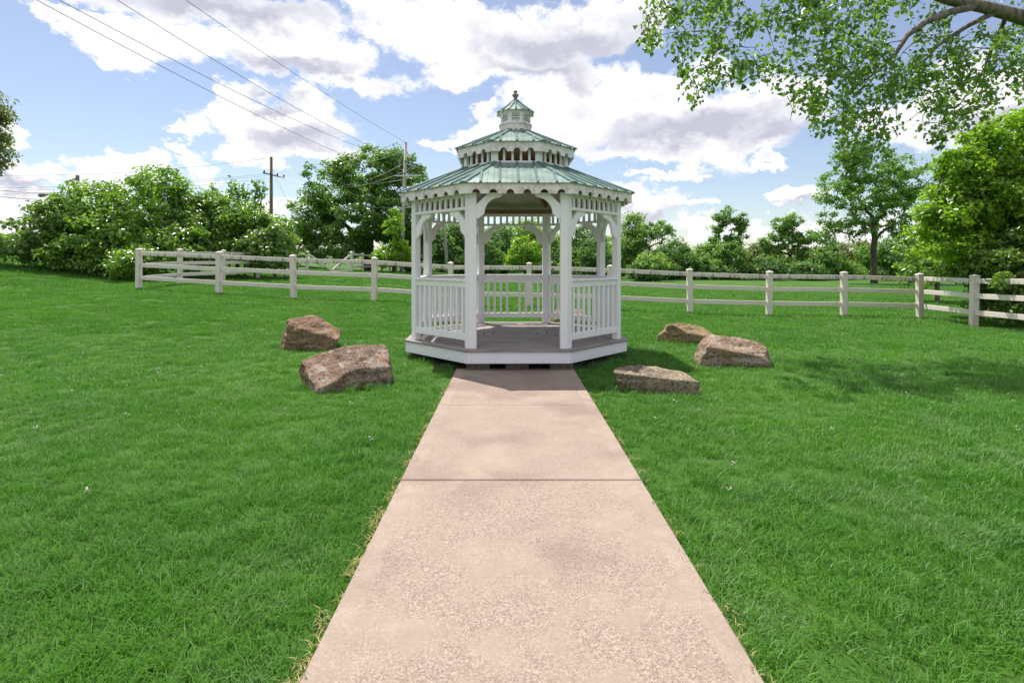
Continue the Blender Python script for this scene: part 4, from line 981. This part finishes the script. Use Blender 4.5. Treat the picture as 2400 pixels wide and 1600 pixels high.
# ------------------------------------------------------------------ cottonwood overhanging from the right
def inpoly(x, y, poly):
    c = False; n = len(poly)
    for i in range(n):
        x0, y0 = poly[i]; x1, y1 = poly[(i + 1) % n]
        if (y0 > y) != (y1 > y) and x < (x1 - x0) * (y - y0) / (y1 - y0) + x0: c = not c
    return c
def cottonwood():
    rng = np.random.default_rng(7)
    tx, ty = 11.6, 9.6; bz = gzf(tx, ty); base = Vector((tx, ty, bz))
    root = empty('cottonwood_tree', base); tag(root, 'cottonwood whose leafy limb overhangs the lawn from beside the fence end', 'tree')
    A = [(1505, -40), (1515, 55), (1500, 95), (1530, 110), (1590, 120), (1600, 215), (1625, 235), (1690, 245), (1715, 170), (1760, 190), (1800, 205), (1850, 185), (1865, 240), (1900, 270), (1925, 330), (1960, 395), (2010, 420), (2060, 350), (2090, 310), (2125, 250), (2105, 175), (2080, 120), (2060, 40), (2070, -40)]
    B = [(2130, 60), (2120, 170), (2100, 215), (2150, 265), (2170, 330), (2200, 345), (2240, 320), (2300, 290), (2360, 240), (2420, 210), (2420, 60), (2330, 60), (2240, 70)]
    Cp = [(2080, -40), (2080, 40), (2180, 60), (2240, 60), (2210, 10), (2220, -40)]
    tips = []; cn = []
    def fill(poly, n, z0, z1, y_extra=0):
        xs = [p[0] for p in poly]; ys = [p[1] for p in poly]; k = 0
        while k < n:
            x, y = rng.uniform(min(xs), max(xs)), rng.uniform(min(ys), max(ys))
            if inpoly(x, y, poly): tips.append(tuple(P(x, y, rng.uniform(z0, z1)))); k += 1
    fill(A, 250, 7.4, 9.8); fill(B, 105, 8.0, 10.2); fill(Cp, 14, 8.2, 9.6)
    nvis = len(tips)
    for k in range(170):                                       # the rest of the crown, above and behind the frame
        v = rng.normal(0, 1, 3); v /= np.linalg.norm(v); r = 0.5 + 0.5 * rng.uniform() ** 0.6
        c = ((10.2, 9.4, 8.6, 4.6, 3.4, 2.6), (6.0, 8.8, 7.6, 3.4, 2.0, 1.3), (13.2, 9.8, 7.0, 3.0, 3.0, 2.8))[rng.integers(3)]
        tips.append((c[0] + v[0] * r * c[3], c[1] + v[1] * r * c[4], c[2] + v[2] * r * c[5]))
    cl = np.array(tips)
    per = np.concatenate([rng.poisson(25, nvis), rng.poisson(26, len(tips) - nvis)])
    rcs = np.concatenate([np.full(nvis, 0.21), np.full(len(tips) - nvis, 0.45)]) * (0.7 + 0.6 * rng.uniform(0, 1, len(tips)))
    ii = np.repeat(np.arange(len(tips)), per); n = len(ii)
    q = rng.normal(0, 1, (n, 3)); q /= np.linalg.norm(q, axis=1, keepdims=True); q *= rng.uniform(0, 1, (n, 1)) ** 0.45
    C = cl[ii] + q * rcs[ii][:, None] * np.array([0.85, 0.85, 1.1])
    V, Fc = leaves(rng, C, np.tile([0, -0.25, 0.25], (n, 1)) + q * 0.2, 0.072, LEAF_DELT, 0.55, 0.9, 0.4)
    link(bpy.data.objects.new('crown', np_mesh('crown', V - np.array(base[:]), Fc, L_cotton)), root)
    main = [Vector((tx, ty, bz - 0.3)), Vector((tx + 0.05, ty, 1.6)), Vector((tx - 0.1, ty - 0.1, 3.2)), Vector((10.9, 9.4, 4.3)), Vector(P(2400, 55, 8.9)) + Vector((0.6, 0.1, -0.05)), P(2400, 42, 8.9), P(2310, 18, 8.8), P(2230, 2, 8.75), P(2100, -45, 8.6), P(1950, -70, 8.4), P(1780, -60, 8.2), P(1640, -40, 8.1)]
    nodes = [Vector(p) for p in main]; 
    side = [P(2290, 14, 8.8), P(2230, 28, 8.65), P(2170, 52, 8.55), P(2125, 85, 8.5), P(2100, 125, 8.45), P(2060, 165, 8.4), P(1990, 215, 8.3)]
    side2 = [P(2330, 30, 8.8), P(2270, 60, 8.9), P(2200, 105, 9.0), P(2160, 150, 9.05), P(2130, 215, 9.1)]
    side3 = [P(2360, 35, 8.9), P(2340, 80, 9.3), P(2310, 150, 9.4), P(2300, 220, 9.5)]
    up = [Vector((10.9, 9.4, 4.3)), Vector((10.8, 9.5, 6.2)), Vector((10.5, 9.5, 8.3)), Vector((10.2, 9.4, 10)), ]
    wood = MB()
    wood.tube(main, [0.40, 0.34, 0.30, 0.24, 0.14, 0.115, 0.095, 0.082, 0.068, 0.055, 0.04, 0.025], 10)
    wood.tube(up, [0.24, 0.2, 0.14, 0.06], 8)
    for sd, r in ((side, 0.066), (side2, 0.048), (side3, 0.040)):
        wood.tube(sd, [r * (1 - 0.8 * k / (len(sd) - 1)) for k in range(len(sd))], 7)
    # twigs
    allp = main[4:] + side + side2 + side3 + up[1:]
    dense = []
    for seq in (main[4:], side, side2, side3, up):
        for a, b in zip(seq[:-1], seq[1:]):
            for f in (0.0, 0.25, 0.5, 0.75): dense.append(Vector(a).lerp(Vector(b), f))
    arr = [p[:] for p in dense]; nodes = list(dense)
    order = sorted(range(len(tips)), key=lambda i: np.min(np.linalg.norm(np.array([p[:] for p in dense]) - cl[i], axis=1)))
    for i in order:
        tp = Vector(tips[i]); Aq = np.array(arr); dd = np.linalg.norm(Aq - cl[i], axis=1) + 0.5 * np.maximum(0, tp.z - Aq[:, 2])
        j = int(dd.argmin()); a = nodes[j]; L = (tp - a).length
        if L < 0.05: continue
        m = max(3, min(7, int(L / 0.18))); pts = [a]
        for s in range(1, m + 1):
            f = s / m; p = a.lerp(tp, f); w = L * math.sin(math.pi * f)
            p = p + Vector(rng.normal(0, 1, 3)) * 0.035 * w + Vector((0, 0, 0.16 * w)); pts.append(p)
            nodes.append(p); arr.append(p[:])
        r0 = min(0.026, 0.006 + 0.013 * L)
        wood.tube(pts, [r0 * (1 - 0.72 * k / m) for k in range(m + 1)], 4)
    # bare hanging twigs
    for (px, py, qx, qy) in ((1845, 225, 1852, 285), (2205, 210, 2120, 290), (2095, 300, 2095, 335), (2010, 270, 2025, 320)):
        a, b = P(px, py, 8.3), P(qx, qy, 8.25)
        wood.tube([a, a.lerp(b, 0.5) + Vector((0.06, 0, 0)), b], [0.009, 0.006, 0.003], 4)
    wo = MB(); wo.v = [(v[0] - base.x, v[1] - base.y, v[2] - base.z) for v in wood.v]; wo.f = wood.f
    me = bpy.data.meshes.new('trunk'); me.from_pydata(wo.v, [], wo.f); me.polygons.foreach_set('use_smooth', [True] * len(me.polygons)); me.materials.append(M_bark)
    link(bpy.data.objects.new('trunk', me), root)
cottonwood()

# ------------------------------------------------------------------ utility poles and wires
def Q(x, y, z): return P(x * 1.0204, y * 1.0204, z)
def pole(label, px, ytop, z, r, mat, arms, lean=0.0):
    t = Q(px, ytop, z); b = Vector((t.x + lean, t.y, gzf(t.x, t.y)))
    root = empty('utility_pole', b); tag(root, label, 'utility pole')
    MB().tube([Vector((0, 0, -0.3)), (t - b) * 0.5, t - b], [r * 1.15, r * 1.02, r * 0.85], 10).build('pole', mat, root, smooth=True)
    MB().tube([t - b, t - b + Vector((0, 0, 0.06))], [r * 0.9, r * 0.6], 10).build('pole_cap', M_insul, root)
    for (x0, y0, x1, y1, am) in arms:
        a, c = Q(x0, y0, z - 0.25) - b, Q(x1, y1, z - 0.25) - b
        arm = MB().bar(a, c, 0.11, 0.10).build('crossarm', am, root)
        n = 4
        for k in range(n):
            p = a.lerp(c, 0.06 + 0.88 * k / (n - 1))
            MB().tube([p + Vector((0, 0, 0.04)), p + Vector((0, 0, 0.10)), p + Vector((0, 0, 0.22)), p + Vector((0, 0, 0.27))], [0.03, 0.07, 0.06, 0.02], 8).build('insulator', M_insul, arm)
    return root
pole('brown wooden utility pole with one crossarm above the hedge', 623, 362, 45, 0.135, M_pole_brown, [(604, 397, 655, 409, M_insul)])
pole('pale grey utility pole with two crossarms in front of the oak', 932, 329, 40, 0.125, M_pole_grey, [(930, 375, 958, 384, M_pole_grey), (908, 404, 968, 403, M_wire_light)], -0.35)
pr = pole('utility pole top with street lamp arm poking out of the hedge', 172, 412, 34, 0.15, M_pole_grey, [])
b = Vector(pr.location); la, lb_ = Q(172, 462, 34) - b, Q(100, 448, 34) - b
MB().tube([la, la.lerp(lb_, 0.5) + Vector((0, 0, 0.10)), lb_], [0.05, 0.045, 0.04], 7).build('lamp_arm', M_lamp, pr)
lh = MB(); 
lh.tube([lb_ + Vector((0.28, 0, 0.03)), lb_ + Vector((0.05, 0, 0.0)), lb_ + Vector((-0.22, 0, -0.02)), lb_ + Vector((-0.36, 0, -0.04))], [0.05, 0.12, 0.13, 0.04], 9)
lh.build('lamp_head', M_lamp, pr, smooth=True)
MB().box(Q(178, 412, 33.8) - b, (0.16, 0.12, 0.5)).build('bracket', M_lamp, pr)
def wire(label, a, c, sag, r, mat, group):
    pts = []; n = 28; a, c = Vector(a), Vector(c)
    for k in range(n + 1):
        f = k / n; pts.append(a.lerp(c, f) - Vector((0, 0, 4 * sag * f * (1 - f))))
    o0 = pts[0].copy()
    o = MB().tube([p - o0 for p in pts], [r] * (n + 1), 5).build('power_line', mat, None, o0); tag(o, label, 'power line', group)
G1 = 'overhead lines rising from the pale pole across the sky'
lab = 'dark overhead power line climbing across the sky from the pale pole'
def sky_wire(p_end, top, ztop, f_ext, sag=0.35, lab='dark power line climbing across the sky from the tip of the pale pole'):
    a = Vector(p_end); t = Q(top[0], top[1], ztop); d = t - a
    c = a + d * f_ext
    wire(lab, a, c, sag, 0.0095, M_wire_dark, G1)
sky_wire(Q(931, 327, 40), (457, 0), 17.5, 1.5)
sky_wire(Q(956, 379, 39.7), (365, 0), 16.0, 1.5, 0.9, 'dark power line across the sky from the outer end of the pale pole upper crossarm')
sky_wire(Q(938, 374, 39.7), (252, 0), 15.0, 1.45, 0.9, 'dark power line across the sky from the inner end of the pale pole upper crossarm')
sky_wire(Q(910, 402, 39.7), (180, 0), 14.0, 1.45, 0.7, 'dark power line across the sky from the pale pole lower crossarm')
G2 = 'sagging lines between the two utility poles'
l2 = 'pale power line sagging between the brown pole and the pale pole'
wire(l2, Q(640, 404, 44.7), Q(932, 372, 39.8), 1.35, 0.016, M_wire_light, G2)
wire(l2, Q(652, 408, 44.7), Q(955, 380, 39.8), 1.25, 0.016, M_wire_light, G2)
wire(l2, Q(648, 406, 44.7), Q(968, 402, 39.8), 0.75, 0.014, M_wire_light, G2)
wire('thin upper line between the tips of the brown and pale poles', Q(624, 363, 45), Q(932, 345, 39.8), 1.0, 0.011, M_wire_light, G2)
G3 = 'thin lines running from the brown pole over the hedge'
l3 = 'thin grey power line running from the brown pole over the hedge'
for (y0, x1, y1, s) in ((364, -60, 402, 0.5), (400, -60, 432, 0.3), (404, -60, 438, 0.3), (410, -60, 446, 0.4)):
    wire(l3 if y0 > 370 else 'thin grey line from the tip of the brown pole over the hedge', Q(612, y0, 44.8), Q(x1, y1, 44.8), s, 0.010, M_wire_dark, G3)
G4 = 'cables ending at the lamp pole in the hedge'
l4 = 'dark cable running from the lamp pole out past the hedge end'
for (y0, x1, y1) in ((455, -80, 438), (440, -80, 424), (520, -80, 548)):
    wire(l4, Q(170, y0, 34), Q(x1, y1, 30), 0.25, 0.016, M_wire_dark, G4)
wire('thin cable strung low in front of the oak crown', Q(640, 462, 44.7), Q(960, 476, 39.8), 0.25, 0.012, M_wire_light, None)
# guy wires of the brown pole with yellow guards
for k, (y0, x1) in enumerate(((388, 740), (400, 749))):
    top = Q(626, y0, 44.9); e = Q(x1, 604, 41.5); e.z = gzf(e.x, e.y) - 0.02
    root = empty('guy_wire', e); tag(root, 'guy wire of the brown pole with a yellow guard at its foot', 'guy wire', 'guy wires of the brown pole')
    MB().tube([Vector((0, 0, 0)), top - e], [0.011, 0.011], 5).build('cable', M_wire_light, root)
    dv = (top - e).normalized(); MB().tube([dv * 0.02, dv * 2.3], [0.030, 0.030], 6).build('guard', M_yellow, root)

# ------------------------------------------------------------------ grass
def blade_clump(name, nb, rad, h0, h1, w, mat, seed, lean=0.5):
    rng = np.random.default_rng(seed); V = []; Fc = []; k = 0
    for _ in range(nb):
        a = rng.uniform(0, 2 * math.pi); r = rad * math.sqrt(rng.uniform()); b = np.array([r * math.cos(a), r * math.sin(a), -0.006])
        h = rng.uniform(h0, h1); q = rng.uniform(0, 2 * math.pi); ln = lean * rng.uniform(0.2, 1.3) * h
        dv = np.array([math.cos(q), math.sin(q), 0]); q2 = q + math.pi / 2 + rng.uniform(-0.6, 0.6); sd = np.array([math.cos(q2), math.sin(q2), 0]) * w * rng.uniform(0.6, 1.2) / 2
        m = b + dv * ln * 0.30 + np.array([0, 0, h * 0.58]); t = b + dv * ln + np.array([0, 0, h * (1 - 0.18 * lean)])
        V += [b - sd, b + sd, m + sd * 0.85, m - sd * 0.85, t]; Fc += [(k, k + 1, k + 2), (k, k + 2, k + 3), (k + 3, k + 2, k + 4)]; k += 5
    me = np_mesh(name, np.array(V), np.array(Fc), mat)
    return bpy.data.objects.new(name, me)
def scatter_points(seed):
    rng = np.random.default_rng(seed); Ps = []; Sc = []; Kind = []
    bands = [(-1.5, 0.9, 150, 1.2, 0), (0.9, 3.2, 620, 1.0, 0), (3.2, 5.5, 430, 1.05, 0), (5.5, 9, 210, 1.25, 0), (9, 14, 95, 1.55, 1), (14, 22, 42, 2.1, 1), (22, 40, 13, 3.0, 1)]
    for (y0, y1, den, s, kd) in bands:
        hw = y1 * 1.02 + 3.6; n = int(den * 2 * hw * (y1 - y0))
        x = rng.uniform(-hw, hw, n); y = rng.uniform(y0, y1, n)
        ok = np.abs(x) < y * 1.02 + 3.6
        dn = (np.sin(x * 1.7 + 0.4 * np.sin(y * 2.1)) * np.sin(y * 1.3 + 1.1) * 0.5 + 0.5)
        ok &= rng.uniform(0, 1, n) < 0.72 + 0.28 * dn
        lat = np.abs(x - PATH_X) - PATH_W / 2
        ok &= ~((lat < 0.022 + 0.02 * rng.uniform(-1, 1, n)) & (y < 6.9))
        gd = np.hypot(x - GC.x, (y - GC.y)); ok &= gd > 1.60 + 0.06 * rng.normal(0, 1, n)
        for (cx, cy, rx, ry) in ROCKS: ok &= ((x - cx) / (rx * 0.92)) ** 2 + ((y - cy) / (ry * 0.92)) ** 2 > 1
        x, y, lat = x[ok], y[ok], lat[ok]
        sc = s * rng.uniform(0.7, 1.25, len(x)) * (0.86 + 0.28 * (np.sin(x * 2.3 + y) * np.sin(y * 1.9 - x * 0.6) * 0.5 + 0.5))
        Ps.append(np.stack([x, y, gz(x, y) - np.where((lat < 0.35) & (y < 7), 0.018, 0.0)], -1)); Sc.append(sc); Kind.append(np.full(len(x), kd))
    return np.concatenate(Ps), np.concatenate(Sc), np.concatenate(Kind)
def grass_object(name, pts, sc, clumps, seed, label):
    rng = np.random.default_rng(seed); n = len(pts)
    me = bpy.data.meshes.new(name); me.vertices.add(n); me.vertices.foreach_set('co', np.asarray(pts, np.float32).ravel())
    for nm, typ, arr in (('scl', 'FLOAT', sc), ('rz', 'FLOAT', rng.uniform(0, 6.283, n))):
        at = me.attributes.new(nm, typ, 'POINT'); at.data.foreach_set('value', np.asarray(arr, np.float32))
    at = me.attributes.new('pick', 'INT', 'POINT'); at.data.foreach_set('value', rng.integers(0, len(clumps), n).astype(np.int32))
    ob = bpy.data.objects.new(name, me); link(ob); ob['kind'] = 'stuff'; ob['label'] = label; ob['category'] = 'grass'
    ng = bpy.data.node_groups.new(name, 'GeometryNodeTree')
    ng.interface.new_socket('Geometry', in_out='INPUT', socket_type='NodeSocketGeometry'); ng.interface.new_socket('Geometry', in_out='OUTPUT', socket_type='NodeSocketGeometry')
    N = ng.nodes; gi = N.new('NodeGroupInput'); go = N.new('NodeGroupOutput')
    ip = N.new('GeometryNodeInstanceOnPoints'); ng.links.new(gi.outputs[0], ip.inputs['Points'])
    gti = N.new('GeometryNodeGeometryToInstance')
    for c in reversed(clumps):
        oi = N.new('GeometryNodeObjectInfo'); oi.inputs['Object'].default_value = c; ng.links.new(oi.outputs['Geometry'], gti.inputs[0])
    ng.links.new(gti.outputs[0], ip.inputs['Instance']); ip.inputs['Pick Instance'].default_value = True
    def attr(nm, dt):
        a = N.new('GeometryNodeInputNamedAttribute'); a.data_type = dt; a.inputs[0].default_value = nm; return a.outputs[0]
    ng.links.new(attr('pick', 'INT'), ip.inputs['Instance Index'])
    cb = N.new('ShaderNodeCombineXYZ'); ng.links.new(attr('rz', 'FLOAT'), cb.inputs[2]); e2r = N.new('FunctionNodeEulerToRotation'); ng.links.new(cb.outputs[0], e2r.inputs[0]); ng.links.new(e2r.outputs[0], ip.inputs['Rotation'])
    ng.links.new(attr('scl', 'FLOAT'), ip.inputs['Scale']); ng.links.new(ip.outputs[0], go.inputs[0])
    md = ob.modifiers.new('scatter', 'NODES'); md.node_group = ng
    return ob
pts, sc, kd = scatter_points(77)
near = [blade_clump('grass_tuft', 22, 0.058, 0.026, 0.060, 0.0042, M_grass, 200 + k, 0.95) for k in range(6)]
far = [blade_clump('grass_tuft', 26, 0.085, 0.026, 0.050, 0.0065, M_grass, 300 + k, 0.7) for k in range(4)]
m0 = kd == 0
grass_object('grass', pts[m0], sc[m0], near, 1, 'mown green grass of the lawn around the path and gazebo')
grass_object('grass', pts[~m0], sc[~m0], far, 2, 'mown green grass of the lawn farther off near the fences')
# longer tufts round boulders, fence feet and the gazebo; dry straw along the walk
rng = np.random.default_rng(5); tp = []
for (cx, cy, rx, ry) in ROCKS:
    for k in range(70):
        a = rng.uniform(0, 2 * math.pi); r = rng.uniform(0.95, 1.12); x, y = cx + rx * r * math.cos(a), cy + ry * r * math.sin(a)
        tp.append((x, y, gzf(x, y)))
for k in range(150):
    a = rng.uniform(0, 2 * math.pi); r = rng.uniform(1.58, 1.74); x, y = GC.x + r * math.cos(a), GC.y + r * math.sin(a)
    if abs(x - PATH_X) < PATH_W / 2 and y < GC.y: continue
    tp.append((x, y, gzf(x, y)))
for (px, z) in main_px:
    X, Y = fx(px, z)
    for k in range(9): x, y = X + rng.normal(0, 0.14), Y + rng.normal(0, 0.14); tp.append((x, y, gzf(x, y)))
for k in range(220):
    y = rng.uniform(1, 22); x = rng.uniform(-1, 1) * (y + 0.5)
    if abs(x - PATH_X) < PATH_W / 2 + 0.1 and y < 7 or math.hypot(x - GC.x, y - GC.y) < 1.75: continue
    tp.append((x, y, gzf(x, y)))
tall = [blade_clump('long_grass_tuft', 12, 0.035, 0.06, 0.13, 0.006, M_grass, 400 + k, 0.9) for k in range(3)]
grass_object('long_grass', np.array(tp), rng.uniform(0.7, 1.15, len(tp)), tall, 3, 'longer untrimmed grass tufts round boulders and posts')
sp = []
for k in range(150):
    s = -1 if rng.uniform() < 0.75 else 1
    y = 1.2 + 4.6 * rng.uniform() ** 1.7; x = PATH_X + s * (PATH_W / 2 + 0.012 + abs(rng.normal(0, 0.010))); sp.append((x, y, 0.0))
straw = [blade_clump('straw_tuft', 9, 0.035, 0.010, 0.032, 0.0045, M_straw, 500 + k, 2.2) for k in range(3)]
grass_object('dry_grass', np.array(sp), rng.uniform(0.6, 1.1, len(sp)), straw, 4, 'dry yellow grass clippings along the edges of the path')

cp = []
for k in range(420):
    y = 3.0 + 20 * rng.uniform(); x = rng.uniform(-1, 1) * (y * 1.0 + 1)
    if rng.uniform() > 0.35 + 0.65 * (math.sin(x * 0.8 + 1) * math.sin(y * 0.6) > 0.1): continue
    if (abs(x - PATH_X) < PATH_W / 2 + 0.1 and y < 7) or math.hypot(x - GC.x, y - GC.y) < 1.75: continue
    cp.append((x, y, gzf(x, y) + 0.035))
M_clover = mat_leaf('pale_clover', (0.42, 0.44, 0.34), (0.68, 0.68, 0.60), 0.2, 0.6, 0.3, (1.0, 1.0, 0.9))
def clover(seed):
    r = np.random.default_rng(seed); V, Fc = leaves(r, r.normal(0, 0.010, (9, 3)), np.tile([0, 0, 1.0], (9, 1)), 0.016, LEAF_FOLD, 0.0, 1.0)
    return bpy.data.objects.new('clover_head', np_mesh('clover_head', V, Fc, M_clover))
grass_object('clover', np.array(cp), rng.uniform(0.6, 1.3, len(cp)), [clover(1), clover(2)], 6, 'pale clover heads and fallen petals dotted over the lawn')
